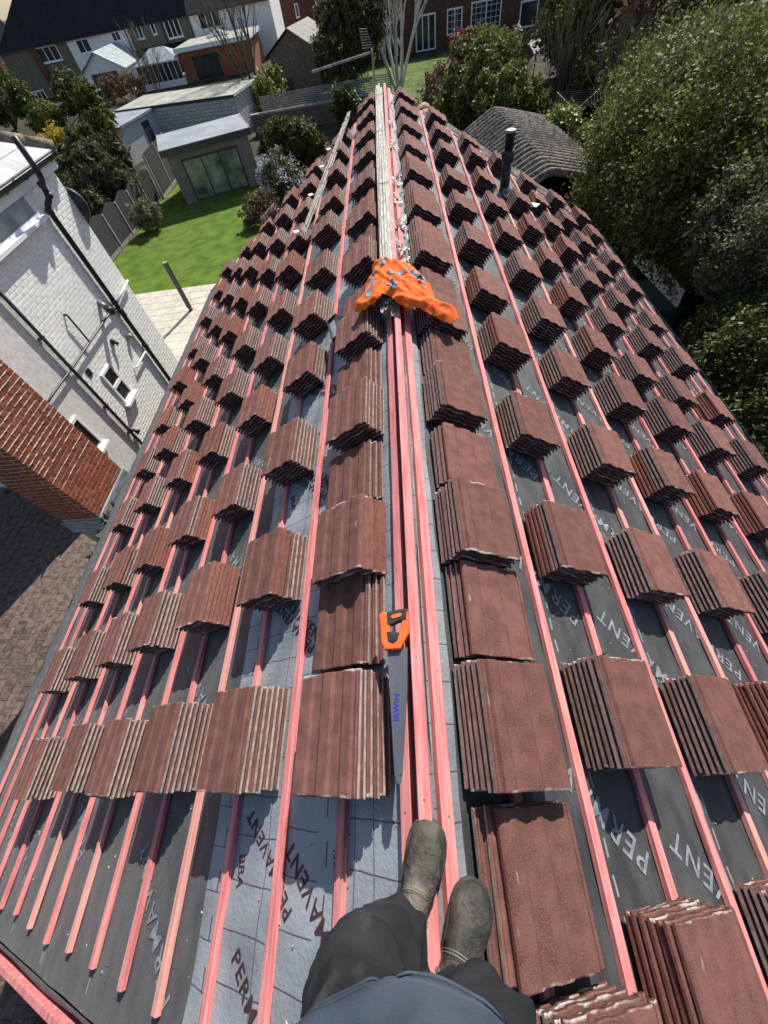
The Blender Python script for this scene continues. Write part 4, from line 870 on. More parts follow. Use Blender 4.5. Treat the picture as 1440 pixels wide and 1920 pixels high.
m = MB(); m.tube([(WX, 6.98, -4.50), (WX+0.06, 6.98, -4.50), (WX+0.14, 6.98, -4.60)], [0.03, 0.035, 0.07], 12); obj('down_light', m, 'black_plastic', wh, True)
for y, z in ((7.21, -2.96), (9.45, -2.92)): m = MB(); m.box((WX+0.012, y, z), (0.03, 0.14, 0.15)); obj('air_vent', m, 'black_plastic', wh)
m = MB(); m.tube([(WX-0.1, 10.34, -0.95), (WX-0.1, 10.40, -0.95)], 0.32, 24); obj('satellite_dish', m, 'anthracite', wh, True)
# roof: eave along the wall, hip at its far corner
EX, EZ, HY = -6.78, -0.10, 10.52; wp = R_(31)
m = MB(); m.b2((EX-0.16, 4.3, EZ-0.22), (EX-0.12, HY-0.1, EZ-0.01)); obj('fascia', m, 'upvc', wh)
m = MB(); m.b2((WX-0.01, 4.3, EZ-0.24), (EX-0.13, HY-0.12, EZ-0.215)); obj('soffit', m, 'upvc', wh)
m = MB(); prof = [(math.cos(a), math.sin(a)) for a in [math.pi+math.pi*i/10 for i in range(11)]]
m.prism([(EX-0.055+0.06*c, 4.3, EZ-0.03+0.06*s_) for c, s_ in prof]+[(EX-0.055+0.053*c, 4.3, EZ-0.028+0.053*s_) for c, s_ in prof[::-1]], (0, HY-4.3, 0)); obj('gutter', m, 'black_plastic', wh)
for y in (5.5, 6.5, 7.5, 8.5, 9.2, 10.2): m = MB(); m.tube([(EX-0.055+0.066*c, y, EZ-0.03+0.066*s_) for c, s_ in prof], 0.007, 5); obj('gutter_bracket', m, 'black_plastic', wh)
for r in range(9):
    q0, q1 = 0.345*r*math.cos(wp), 0.345*(r+1)*math.cos(wp)+0.03
    c = 0; y = 4.3+(0.21 if r % 2 else 0)-0.42
    while y < HY-q0:
        a, b = max(4.3, y), min(y+0.416, HY-q0); b1 = min(y+0.416, HY-q1); y += 0.42
        if b-a < 0.03: continue
        b1 = max(b1, a+0.01)
        z = lambda q, t: EZ+0.02+q*math.tan(wp)+t
        m = MB(); m.hexa([(EX-q0, a, z(q0, 0.012)), (EX-q0, b, z(q0, 0.012)), (EX-q1, b1, z(q1, 0)), (EX-q1, a, z(q1, 0)), (EX-q0, a, z(q0, 0.03)), (EX-q0, b, z(q0, 0.03)), (EX-q1, b1, z(q1, 0.010)), (EX-q1, a, z(q1, 0.010))]); obj('roof_tile', m, 'pale_slab', wh)
m = MB(); q = 3.2; m.add([(EX, HY, EZ), (EX-q, HY-q, EZ+q*math.tan(wp)), (EX-9, HY-q, EZ+q*math.tan(wp)), (EX-9, HY, EZ)], [(0, 1, 2, 3)]); m.add([(EX, 4.3, EZ), (EX, HY, EZ), (EX-q, HY-q, EZ+q*math.tan(wp)), (EX-q, 4.3, EZ+q*math.tan(wp))], [(0, 1, 2, 3)]); obj('roof_deck', m, 'pale_slab', wh)
for k in range(10):
    a = Vector((EX-0.02-0.3*k, HY-0.02-0.3*k, EZ+0.05+0.3*k*math.tan(wp))); b = a+Vector((-0.31, -0.31, 0.31*math.tan(wp))); m = MB(); m.tube([a, b], [0.115, 0.105], 12); obj('hip_tile', m, 'moss_ridge', wh, True)

# ------------------------------------------------------------------ patio, lawn, garden post
LE = at(330, 543, G)[1]
m = MB(); m.quad((-22, 10.4, G+0.006), (-4.0, 10.4, G+0.006), (-4.0, LE, G+0.006), (-22, LE, G+0.006)); pat = struct(obj('patio', m, 'grout'))
r = 0; y = LE
while y > 12.0:
    x = -15.4+(0.0, 0.45, 0.2)[r % 3]
    while x < -7.6:
        m = MB(); m.b2((x, y-0.575, G+0.004), (x+0.88, y-0.004, G+0.036)); bevel(obj('paving_slab', m, 'paving', pat), 0.004, 1); x += 0.9
    y -= 0.594; r += 1
lw = MB(); fl = [at(px, py, G)[:2] for px, py in ((212, 492), (259, 435), (304, 377), (330, 352))]
lw.quad(*[(-19.0, LE, G+0.012), (-6.5, LE, G+0.012), (-6.5, 37, G+0.012), (fl[3][0], 37, G+0.012), (fl[2][0], fl[2][1], G+0.012), (fl[1][0], fl[1][1], G+0.012), (fl[0][0], fl[0][1], G+0.012)]); lawn = struct(obj('lawn', lw, 'turf'))
pb = Vector(at(359, 583, G)); post = thing('garden_post', 'grey ribbed metal post standing on pale patio at the lawn edge', 'post', pb)
m = MB(); m.box(pb+Vector((0, 0, 0.06)), (0.16, 0.16, 0.05)); m.box(pb+Vector((0, 0, 0.12)), (0.06, 0.06, 0.12)); obj('foot', m, 'black_plastic', post)
m = MB(); m.box(pb+Vector((0, 0, 1.12)), (0.14, 0.14, 1.95)); obj('shaft', m, 'grey_metal', post)
for k in range(3):
    for sx, sy, dx, dy in ((1, 0, 0.02, 0.028), (-1, 0, 0.02, 0.028), (0, 1, 0.028, 0.02), (0, -1, 0.028, 0.02)):
        m = MB(); t = (k-1)*0.05; m.box(pb+Vector((sx*0.075+(t if sx == 0 else 0), sy*0.075+(t if sy == 0 else 0), 1.12)), (dx, dy, 1.93)); obj('rib', m, 'anthracite', post)
m = MB(); m.box(pb+Vector((0, 0, 2.11)), (0.17, 0.17, 0.03)); obj('top_cap', m, 'galv', post)

# ------------------------------------------------------------------ fences
def fence_run(name, label, pts, hts, arch, mt, gravel=True, boardw=0.1, group=None, postm='concrete', postw=0.1):
    e = thing(name, label, 'fence', (pts[0][0], pts[0][1], G), group); 
    for i in range(len(pts)-1):
        a, b = Vector((pts[i][0], pts[i][1], G)), Vector((pts[i+1][0], pts[i+1][1], G)); u = (b-a); L_ = u.length; u.normalize(); n = Vector((u.y, -u.x, 0)); z = Vector((0, 0, 1)); nb = max(3, int(L_/boardw))
        if gravel: m = MB(); m.obox(a, u, z, n, 0.05, L_-0.05, 0.0, 0.18, -0.025, 0.025); obj('gravel_board', m, 'concrete', e)
        for k in range(nb):
            t0, t1 = 0.05+(L_-0.1)*k/nb, 0.05+(L_-0.1)*(k+1)/nb; tm = (t0+t1)/2/L_; h = hts[i]+arch*(math.sin(math.pi*tm))
            m = MB(); m.obox(a, u, z, n, t0+0.003, t1-0.003, 0.18 if gravel else 0.02, h, -0.008 if k % 2 else 0.0, 0.012 if k % 2 else 0.018); obj('board', m, mt, e)
        m = MB(); m.obox(a, u, z, n, 0.05, L_-0.05, hts[i]*0.5, hts[i]*0.5+0.08, -0.04, -0.009); obj('rail', m, mt, e)
    for i, p in enumerate(pts):
        h = max(hts[max(0, i-1)], hts[min(i, len(hts)-1)]); m = MB(); m.b2((p[0]-postw/2, p[1]-postw/2, G), (p[0]+postw/2, p[1]+postw/2, G+h+0.02)); obj('post', m, postm, e)
    return e
f0 = np.array(at(230, 466, G)[:2]); f1 = np.array(at(304, 377, G)[:2]); dv_ = (f1-f0)/4.0
fence_run('panel_fence', 'grey arched-top panel fence with concrete posts along the artificial lawn', [tuple(f0+dv_*k) for k in (-2, -1, 0, 1, 2, 3, 4)], [1.72]*6, 0.22, 'fence')
g0 = np.array(at(308, 373, G)[:2]); g1 = np.array(at(338, 330, G)[:2])
fence_run('tall_fence', 'tall straight grey board fence beside the garden room', [tuple(g0), tuple((g0+g1)/2), tuple(g1)], [2.45, 2.45], 0.0, 'fence')
fence_run('side_fence', 'dark board fence panel behind the tall grey fence', [tuple(at(222, 262, G+0.0)[:2]), tuple(at(282, 252, G)[:2])], [1.9], 0.0, 'fence_brown')

# ------------------------------------------------------------------ garden room
ga, gb = Vector((*at(352, 385, G)[:2], G)), Vector((*at(492, 345, G)[:2], G)); gu = (gb-ga).normalized(); gw = (gb-ga).length; gn = Vector((gu.y, -gu.x, 0)); Zv = Vector((0, 0, 1)); gd = 3.9
gr = thing('garden_room', 'flat roofed garden room with dark glazed doors on the lawn', 'garden room', (ga+gb)/2-gn*1.9)
m = MB(); m.obox(ga, gu, Zv, gn, 0, gw, 0, 2.55, -gd, 0); obj('wall', m, 'garden_wall_render', gr)
m = MB(); m.obox(ga, gu, Zv, gn, -0.25, gw+0.25, 2.55, 2.86, -gd-0.1, 0.42); obj('fascia', m, 'anthracite', gr)
m = MB(); m.obox(ga, gu, Zv, gn, -0.22, gw+0.22, 2.861, 2.885, -gd-0.07, 0.39); obj('roof', m, 'flat_roof_pale', gr)
for t in (-0.25, gw+0.21): m = MB(); m.obox(ga, gu, Zv, gn, t, t+0.04, 2.862, 2.91, -gd-0.1, 0.42); obj('roof_edge', m, 'galv', gr)
d_ = window(gr, ga+gu*0.75+Zv*0.06, gu, gn, 3.7, 2.15, 3, 'anthracite', 'glass_green_reflection', 0.11, False, 0.05, name='glazed_doors')
m = MB(); m.tube([ga+gu*2.05+Zv*0.95+gn*0.06, ga+gu*2.05+Zv*1.15+gn*0.06], 0.02, 6); obj('handle', m, 'galv', d_)
m = MB(); m.obox(gb, -gn, Zv, gu, 0.6, 1.5, 1.0, 2.1, -0.02, 0.04); obj('side_window', m, 'upvc', gr); m = MB(); m.obox(gb, -gn, Zv, gu, 0.68, 1.42, 1.08, 2.02, 0.02, 0.045); obj('side_pane', m, 'glass', gr)

# ------------------------------------------------------------------ concrete block garages
q0, q1, q2 = at(218, 209, G+2.4), at(436, 179, G+2.4), at(456, 148, G+2.4)
a = Vector((q0[0], q0[1], G)); b = Vector((q1[0], q1[1], G)); u = (b-a).normalized(); n = Vector((u.y, -u.x, 0)); L_ = (b-a).length; dp = 5.0
gk = thing('block_garage', 'long grey concrete block garage with flat felt roof', 'garage', a+u*L_/2-n*3)
m = MB(); m.obox(a, u, Zv, n, 0, L_, 0, 2.3, -dp, -0.015); obj('mortar_core', m, 'grout', gk)
ang = math.atan2(u.y, u.x); items = []
for c in range(10):
    t = -0.225 if c % 2 else 0.0
    while t < L_-0.05:
        t0, t1 = max(t, 0.0), min(t+0.44, L_); t += 0.45
        p = a+u*((t0+t1)/2)+Zv*(0.115+0.225*c)-n*0.05; items.append((get_brick(t1-t0-0.022, 0.192, 0.1, 'block'), Matrix.Translation(p)@Matrix.Rotation(ang, 4, 'Z'), 10))
    t = 0.1
    while t < dp:
        p = b-n*(t+0.22)+Zv*(0.115+0.225*c)-u*0.035; items.append((get_brick(0.418, 0.192, 0.1, 'block'), Matrix.Translation(p)@Matrix.Rotation(ang+math.pi/2, 4, 'Z'), 5)); t += 0.45
emit_pieces(gk, items, 300, 'concrete_block')
m = MB(); m.obox(a, u, Zv, n, -0.1, L_+0.1, 2.301, 2.45, -dp-0.1, 0.12); obj('fascia', m, 'anthracite', gk)
m = MB(); m.obox(a, u, Zv, n, -0.08, L_+0.08, 2.451, 2.47, -dp-0.08, 0.10); obj('roof', m, 'flat_roof', gk)
m = MB(); m.obox(b, -n, Zv, u, 0, dp, 2.32, 2.5, 0.1, 0.14); obj('verge_trim', m, 'upvc', gk)
a = Vector((*at(112, 262, G+2.3)[:2], G)); b = Vector((*at(205, 250, G+2.3)[:2], G)); u = (b-a).normalized(); n = Vector((u.y, -u.x, 0)); L_ = (b-a).length
g2 = thing('grey_garage', 'low garage with dark grey felt roof behind the bamboo hedge', 'garage', a+u*L_/2-n*2)
m = MB(); m.obox(a, u, Zv, n, 0, L_, 0, 2.2, -7, 0); obj('wall', m, 'block', g2)
m = MB(); m.obox(a, u, Zv, n, -0.15, L_+0.15, 2.2, 2.35, -7.1, 0.15); obj('roof', m, 'flat_roof_pale', g2)
m = MB(); m.obox(b, -n, Zv, u, 4.5, 5.6, 0.3, 1.9, -0.02, 0.05); obj('side_door', m, 'anthracite', g2)

# ------------------------------------------------------------------ terrace of houses beyond the gardens
FY = 89.0
def fx(px, py, y=FY): return aty(px, py, y)
def terrace(name, label, x0, x1, y, eave, wallm, roofm, depth=8.6, ridge=4.4, hipL=0.0, grp='houses across the gardens', overhang=0.35):
    e = thing(name, label, 'house', ((x0+x1)/2, y+depth/2, G), grp)
    m = MB(); m.b2((x0, y, G), (x1, y+depth, G+eave)); obj('wall', m, wallm, e)
    m = MB(); ym = y+depth/2; z = G+eave-0.1
    m.add([(x0, y-overhang, z), (x1, y-overhang, z), (x1, ym, z+ridge), (x0+hipL, ym, z+ridge), (x0, y+depth+overhang, z), (x1, y+depth+overhang, z)], [(0, 1, 2, 3), (3, 2, 5, 4), (0, 3, 4), (1, 5, 2), (0, 4, 5, 1)])
    m.add([(x0, y-overhang, z+0.08), (x1, y-overhang, z+0.08), (x1, y-overhang+0.02, z-0.12), (x0, y-overhang+0.02, z-0.12)], [(0, 1, 2, 3)]); obj('roof', m, roofm, e)
    m = MB(); m.b2((x0, y-overhang-0.12, z-0.12), (x1, y-overhang, z-0.02)); obj('gutter', m, 'black_plastic', e)
    return e
def fwin(e, tl, br, y, panes, **k):
    a, b = aty(tl[0], tl[1], y), aty(br[0], br[1], y); x0, x1 = sorted((a[0], b[0])); z1 = a[2]; z0 = b[2]
    # top-left and bottom-right pixels of a facade window
    return window(e, (x0, y-0.03, min(z0, z1)), (1, 0, 0), (0, -1, 0), x1-x0, abs(z1-z0), panes, fw=0.13, proud=0.06, **k)
ev = 5.1
X0, X1, X2, X3, X4 = fx(-4, 100)[0], fx(121, 74)[0], fx(236, 50)[0], fx(350, 27)[0], fx(504, -3)[0]
h1 = terrace('terrace_house', 'pebbledashed terrace house with brick pier at the dark roof hip', X0, X1, FY, ev, 'pebbledash', 'slate', hipL=4.5)
h2 = terrace('terrace_house', 'white rendered terrace house with gabled extension in front', X1, X2, FY, ev, 'white_paint', 'slate')
h3 = terrace('terrace_house', 'pebbledashed terrace house between the two white ones', X2, X3, FY, ev, 'pebbledash', 'slate')
h0 = terrace('terrace_house', 'dark roofed end house left of the pebbledashed terrace', X0-60, X0-3.5, FY+4, ev, 'house_brick', 'slate', ridge=7.5)
h4 = terrace('terrace_house', 'white terrace house with brown tiled roof and red brick extension', X3, X4, FY, ev, 'white_paint', 'old_tile')
m = MB(); a_ = fx(56, 96)[0]; m.b2((a_, FY-0.25, G), (a_+1.1, FY, G+ev)); obj('brick_pier', m, 'house_brick', h1)
for e, wl in ((h1, [((65, 90), (119, 112), 3), ((0, 105), (6, 118), 2)]), (h2, [((139, 75), (176, 97), 2), ((184, 66), (196, 83), 1), ((206, 60), (230, 76), 2)]), (h3, [((246, 50), (273, 72), 2), ((279, 43), (296, 64), 1), ((304, 37), (345, 68), 3)]), (h4, [((368, 25), (418, 50), 3)])):
    for tl, br, p in wl: fwin(e, tl, br, FY, p)
fwin(h1, (58, 172), (95, 192), FY, 3, sill=False, name='french_window')
for x in (fx(236, 62)[0], fx(352, 30)[0], fx(300, 40)[0]):
    e = h3; m = MB(); m.tube([(x, FY-0.12, G+0.1), (x, FY-0.12, G+ev-0.2)], 0.08, 8); obj('drainpipe', m, 'black_plastic', e)
m = MB(); xa = fx(262, 80)[0]; m.b2((X2+0.1, FY-1.6, G), (X3-0.1, FY, G+2.3)); obj('bay', m, 'house_brick', h3)
m = MB(); m.add([(X2, FY-1.8, G+2.25), (X3, FY-1.8, G+2.25), (X3, FY, G+2.9), (X2, FY, G+2.9)], [(0, 1, 2, 3)]); obj('bay_roof', m, 'slate', h3)
# gabled white extension
ec = at(200, 158, G); ex0, ex1 = fx(148, 128, 81)[0], fx(232, 128, 81)[0]; exm = (ex0+ex1)/2
e = thing('house_extension', 'white gabled extension with pale panelled roof and skylights', 'extension', (exm, 85, G))
m = MB(); m.prism([(ex0, 81, G), (ex1, 81, G), (ex1, 81, G+2.3), (exm, 81, G+3.9), (ex0, 81, G+2.3)], (0, 7.9, 0)); obj('wall', m, 'white_paint', e)
for sx in (-1, 1):
    for k in range(5):
        m = MB(); xe = exm+sx*(exm-ex0+0.4); y0 = 80.6+1.68*k; m.add([(exm, y0, G+4.02), (xe, y0, G+2.22), (xe, y0+1.62, G+2.22), (exm, y0+1.62, G+4.02), (exm, y0, G+3.92), (xe, y0, G+2.12), (xe, y0+1.62, G+2.12), (exm, y0+1.62, G+3.92)], [(0, 1, 2, 3), (7, 6, 5, 4), (0, 4, 5, 1), (1, 5, 6, 2), (2, 6, 7, 3), (3, 7, 4, 0)]); obj('roof_panel', m, 'flat_roof_pale' if sx < 0 else 'polycarb', e)
for k in range(2):
    m = MB(); y0 = 83+2*k; xa, xb = exm-0.9, exm-1.9; sl_ = 1.8/(exm-ex0+0.4); m.add([(xa, y0, G+4.08-0.9*sl_), (xb, y0, G+4.08-1.9*sl_), (xb, y0+0.9, G+4.08-1.9*sl_), (xa, y0+0.9, G+4.08-0.9*sl_)], [(0, 1, 2, 3)]); obj('skylight', m, 'glass', e)
m = MB(); m.b2((exm-1.9, 80.93, G+0.1), (exm+1.9, 80.99, G+2.1)); obj('patio_door', m, 'anthracite', e)
# conservatory
cc = Vector((*at(312, 165, G)[:2], G)); e = thing('conservatory', 'white framed conservatory with glazed hipped roof', 'conservatory', cc+Vector((0, 2, 0)))
for k in range(8):
    m = MB(); m.b2((cc.x-3+0.75*k, cc.y-0.03, G+0.6), (cc.x-2.32+0.75*k, cc.y+0.03, G+2.2)); obj('pane', m, 'glass', e)
m = MB()
for k in range(9): m.box((cc.x-3.03+0.75*k, cc.y, G+1.1), (0.09, 0.12, 2.2))
m.box((cc.x, cc.y, G+2.25), (6.3, 0.14, 0.12)); obj('frame', m, 'upvc', e)
m = MB(); m.b2((cc.x-3.1, cc.y-0.05, G), (cc.x+3.1, cc.y+4, G+0.6)); obj('dwarf_wall', m, 'white_paint', e)
m = MB(); m.add([(cc.x-3.2, cc.y-0.1, G+2.3), (cc.x+3.2, cc.y-0.1, G+2.3), (cc.x+3.2, cc.y+4, G+2.3), (cc.x-3.2, cc.y+4, G+2.3), (cc.x-1, cc.y+2, G+3.4), (cc.x+1, cc.y+2, G+3.4)], [(0, 1, 5, 4), (1, 2, 5), (2, 3, 4, 5), (3, 0, 4)]); obj('roof', m, 'polycarb', e)
# red brick flat-roofed extension
ra, rb = at(352, 158, G), at(468, 133, G); e = thing('flat_roof_extension', 'red brick extension with pale flat roof and white fascia', 'extension', ((ra[0]+rb[0])/2, ra[1]+3, G))
ry = (ra[1]+rb[1])/2; rx0, rx1 = ra[0], rb[0]+1.0
m = MB(); m.b2((rx0, ry, G), (rx1, ry+8, G+2.7)); obj('wall', m, 'red_brick', e)
m = MB(); m.b2((rx0-0.4, ry-0.4, G+2.7), (rx1+0.3, ry+8, G+3.05)); obj('fascia', m, 'upvc', e)
m = MB(); m.b2((rx0-0.35, ry-0.35, G+3.051), (rx1+0.25, ry+8, G+3.09)); obj('roof', m, 'flat_roof', e)
m = MB(); m.b2((rx0+1.6, ry-0.05, G+0.1), (rx0+5.2, ry-0.002, G+2.2)); obj('sliding_door', m, 'glass', e)
m = MB(); m.add([(rx0+3, ry+4.2, G+3.15), (rx0+6, ry+4.2, G+3.15), (rx0+6, ry+6.5, G+3.15), (rx0+3, ry+6.5, G+3.15), (rx0+4.5, ry+5.3, G+3.7)], [(0, 1, 4), (1, 2, 4), (2, 3, 4), (3, 0, 4)]); obj('roof_lantern', m, 'polycarb', e)
# house at the end of the street gap
e = terrace('street_house', 'brown brick house with white windows beyond the red car', fx(508, 10, 104)[0], fx(700, 10, 104)[0], 104, 5.2, 'house_brick', 'old_tile')
for tl, br, p in (((508, 17), (532, 41), 2), ((551, 7), (563, 32), 1)): fwin(e, tl, br, 104, p)
# parked red car in the gap
cp = Vector((*at(560, 52, G)[:2], G)); car = thing('parked_car', 'red hatchback parked beside the brown brick house', 'car', cp)
def cpt(x, y, z): return tuple(cp+Vector((x, y, z)))
secs = [(-0.85, 1.0), (0.85, 1.0)]
prof = [(-2.0, 0.35), (-2.05, 0.75), (-1.9, 0.95), (-1.45, 1.02), (-0.95, 1.42), (0.6, 1.48), (1.1, 1.05), (1.85, 0.88), (2.05, 0.65), (2.02, 0.35)]
m = MB(); m.loft([[cpt(sx*w_, y, z) for y, z in prof] for sx, w_ in ((-0.86, 1), (-0.80, 1), (0.80, 1), (0.86, 1))]); bevel(obj('body', m, 'car_red', car), 0.06)
for y0, y1, z0, z1 in ((-2.0, -1.45, 1.0, 1.05),): pass
m = MB(); m.add([cpt(-0.72, -1.47, 1.04), cpt(0.72, -1.47, 1.04), cpt(0.66, -0.99, 1.43), cpt(-0.66, -0.99, 1.43)], [(0, 1, 2, 3)]); obj('windscreen', m, 'glass', car)
for sx in (-1, 1):
    m = MB(); m.add([cpt(sx*0.875, -1.3, 1.02), cpt(sx*0.875, 1.0, 1.03), cpt(sx*0.85, 0.55, 1.42), cpt(sx*0.85, -0.9, 1.38)], [(0, 1, 2, 3)]); obj('side_window', m, 'glass', car)
    m = MB(); m.box(cpt(sx*0.62, -2.06, 0.72), (0.36, 0.06, 0.16)); obj('headlight', m, 'upvc', car)
    for y in (-1.3, 1.3):
        m = MB(); m.tube([cpt(sx*0.70, y, 0.31), cpt(sx*0.90, y, 0.31)], 0.31, 16); wl_ = obj('wheel', m, 'rubber', car); m = MB(); m.tube([cpt(sx*0.905, y, 0.31), cpt(sx*0.915, y, 0.31)], 0.19, 12); obj('rim', m, 'galv', wl_)
# row of brown brick houses straight ahead
BY = 70.5
B = [fx(676, 60, BY)[0], fx(760, 60, BY)[0], fx(872, 40, BY)[0], fx(965, 30, BY)[0], fx(1075, 20, BY)[0]]
lab = ['brown brick house with double patio doors behind the birch', 'brown brick house with white door and bay of windows', 'brown brick house with gridded white french windows', 'brown brick house with wide sliding patio window']
bw = [[((705, 45), (747, 107), 3, None)], [((778, 30), (817, 92), 3, None), ((838, 17), (866, 62), 2, (3, 4))], [((884, 4), (936, 62), 2, (6, 6))], [((977, 2), (1036, 42), 2, None)]]
for i in range(4):
    e = terrace('brick_house', lab[i], B[i], B[i+1], BY, 5.2, 'house_brick', 'old_tile', depth=9, grp='brown brick houses ahead')
    for tl, br, p, bars in bw[i]: fwin(e, tl, br, BY, p, bars=bars, sill=False)
# rendered annexe to the right
ax0 = at(1150, 66, G); e = thing('rendered_annexe', 'beige rendered annexe with dark window and white roof edge', 'annexe', (ax0[0]+3, ax0[1]+3, G))
m = MB(); m.b2((ax0[0], ax0[1], G), (ax0[0]+5.0, ax0[1]+6, G+2.9)); obj('wall', m, 'pebbledash', e)
m = MB(); m.b2((ax0[0]-0.3, ax0[1]-0.4, G+2.9), (ax0[0]+5.3, ax0[1]+6.3, G+3.1)); obj('roof', m, 'upvc', e)
fwin(e, (1172, 12), (1198, 56), ax0[1], 2)
wr = at(1310, 40, G+2.3); e = thing('white_roof_shed', 'shed with bright white flat roof among the far trees', 'shed', (wr[0], wr[1], G))
m = MB(); m.box((wr[0], wr[1], G+1.1), (4.2, 3.0, 2.2), rz=0.2); obj('wall', m, 'fence_brown', e); m = MB(); m.box((wr[0], wr[1], G+2.27), (4.6, 3.4, 0.12), rz=0.2); obj('roof', m, 'upvc', e)

# ------------------------------------------------------------------ brick outbuilding, garden wall, slatted fence, far lawn
sb = Vector((*at(524, 182, G)[:2], G)); sc_ = Vector((*at(606, 172, G)[:2], G)); u = (sc_-sb).normalized(); n = Vector((u.y, -u.x, 0)); L_ = (sc_-sb).length
e = thing('brick_outbuilding', 'brown brick outbuilding with steep grey tiled gable roof', 'outbuilding', sb+u*L_/2-n*2.5)
m = MB(); m.prism([tuple(sb), tuple(sc_), tuple(sc_+Zv*2.9), tuple(sb+u*L_/2+Zv*4.3), tuple(sb+Zv*2.9)], tuple(-n*6)); obj('wall', m, 'wall_brick', e)
for sg in (-1, 1):
    for k in range(5):
        m = MB(); o_ = sb+u*L_/2+Zv*4.36+n*0.25; ed = u*sg*(L_/2+0.35)-Zv*1.58; a0, a1 = -1.26*k, -1.26*k-1.22
        m.prism([tuple(o_+n*a0), tuple(o_+ed+n*a0), tuple(o_+ed+n*a1), tuple(o_+n*a1)], (0, 0, 0.09)); obj('roof_slab', m, 'concrete' if sg > 0 else 'slate', e)
m = MB(); m.obox(sb, u, Zv, n, 1.0, 1.9, 0.02, 1.3, 0.01, 0.06); obj('small_door', m, 'anthracite', e)
wy = 46.0; wa, wb = aty(545, 205, wy), aty(660, 185, wy); e = thing('garden_wall', 'old brown brick garden wall below the slatted fence', 'wall', (wa[0]+3, wy, G))
wx0, wx1 = aty(470, 220, wy)[0], aty(700, 180, wy)[0]; wt = wa[2]
m = MB(); m.b2((wx0, wy+0.02, G), (wx1, wy+0.3, wt-0.02)); obj('mortar_core', m, 'mortar', e)
items = []; nc = int((wt-G)/0.15)
for c in range(nc):
    x = wx0-(0.22 if c % 2 else 0)
    while x < wx1:
        a0, a1 = max(x, wx0), min(x+0.43, wx1); x += 0.45
        if a1-a0 > 0.05: items.append((get_brick(a1-a0, 0.135, 0.1, 'wall_brick'), Matrix.Translation(((a0+a1)/2, wy+0.04, G+0.075+0.15*c)), 1+c))
emit_pieces(e, items, 300)
m = MB(); m.b2((wx0-0.05, wy-0.06, wt-0.01), (wx1, wy+0.36, wt+0.08)); obj('coping', m, 'concrete', e)
e = thing('slatted_fence', 'weathered horizontal slat fence standing along the brick garden wall', 'fence', ((wx0+wx1)/2, wy+0.6, G))
sx0, sx1 = wx0+1.0, wx1+1.5
for k in range(9): m = MB(); m.b2((sx0, wy+0.58, wt-0.1+0.12*k), (sx1, wy+0.60, wt-0.035+0.12*k)); obj('slat', m, 'concrete', e)
for k in range(6): x = sx0+(sx1-sx0)*k/5; m = MB(); m.b2((x-0.04, wy+0.601, G), (x+0.04, wy+0.68, wt+1.05)); obj('post', m, 'fence', e)
m = MB(); m.quad((-6, 47.5, G+0.01), (9.5, 47.5, G+0.01), (9.5, 66, G+0.01), (-6, 66, G+0.01)); struct(obj('far_lawn', m, 'rough_grass'))
fence_run('back_fence', 'brown board fence at the end of the far lawn', [(3.2+2.0*k, 47.0) for k in range(5)], [1.7]*4, 0, 'fence_brown', False, 0.2, postm='fence_brown')
fence_run('divider_fence', 'tall brown board fence between the brick houses', [tuple(at(972, 130, G)[:2]), tuple(at(1000, 100, G)[:2]), tuple(at(1030, 72, G)[:2])], [1.9, 1.9], 0, 'fence_brown', False, 0.25, postm='fence_brown')
p = Vector((*at(1040, 110, G+1)[:2], G)); e = thing('grey_shelter', 'weathered grey sheet roof shelter among bare shrubs', 'shelter', p)
m = MB(); m.add([tuple(p+Vector(v)) for v in ((-2, -1, 1.6), (2.4, -1, 1.9), (2.4, 1.8, 2.3), (-2, 1.8, 2.0), (-2, -1, 1.55), (2.4, -1, 1.85), (2.4, 1.8, 2.25), (-2, 1.8, 1.95))], [(0, 1, 2, 3), (7, 6, 5, 4), (0, 4, 5, 1), (1, 5, 6, 2), (2, 6, 7, 3), (3, 7, 4, 0)]); obj('roof_sheet', m, 'concrete', e)
for dx, dy in ((-1.8, -0.8), (2.2, -0.8), (2.2, 1.6), (-1.8, 1.6)): m = MB(); m.b2((p.x+dx-0.05, p.y+dy-0.05, G), (p.x+dx+0.05, p.y+dy+0.05, G+1.75)); obj('post', m, 'fence', e)
nt_ = Vector((*at(935, 72, G+1.2)[:2], G)); e = thing('garden_net', 'green garden netting slung in front of the brick houses', 'netting', nt_)
m = flap(lambda u, v: (nt_.x-1.8+3.6*u, nt_.y-0.3*v, G+1.7-0.5*math.sin(math.pi*u)-0.7*v+0.3*u), 14, 5); obj('net', m, 'green_net', e)
for dx in (-1.8, 1.8): m = MB(); m.b2((nt_.x+dx-0.03, nt_.y-0.03, G), (nt_.x+dx+0.03, nt_.y+0.03, G+2.0)); obj('pole', m, 'fence', e)

# ------------------------------------------------------------------ old extension roof beyond the far gable and corrugated shed
e = thing('old_extension', 'old extension with weathered ribbed roof below the far gable', 'extension', (2.8, 11.5, G))
o0 = -0.17
m = MB(); V = []; nu = 72; 
for k in range(nu+1):
    y = YF+0.12+1.7*k/nu; rb_ = 0.02*abs(math.sin(math.pi*k/6)); 
    for s in (0.95, 2.2, 3.6, 5.25): V.append(rp(1, s, y, o0+rb_))
m.add(V, [(k*4+i, k*4+i+1, (k+1)*4+i+1, (k+1)*4+i) for k in range(nu) for i in range(3)]); obj('roof', m, 'corrugated', e)
m = MB(); a, b = rp(1, 0.95, 0, o0-0.02), rp(1, 5.2, 0, o0-0.02); m.prism([(a[0], YF+0.13, G), (b[0], YF+0.13, G), (b[0], YF+0.13, b[2]), (a[0], YF+0.13, a[2])], (0, 1.65, 0)); obj('wall', m, 'house_brick', e)
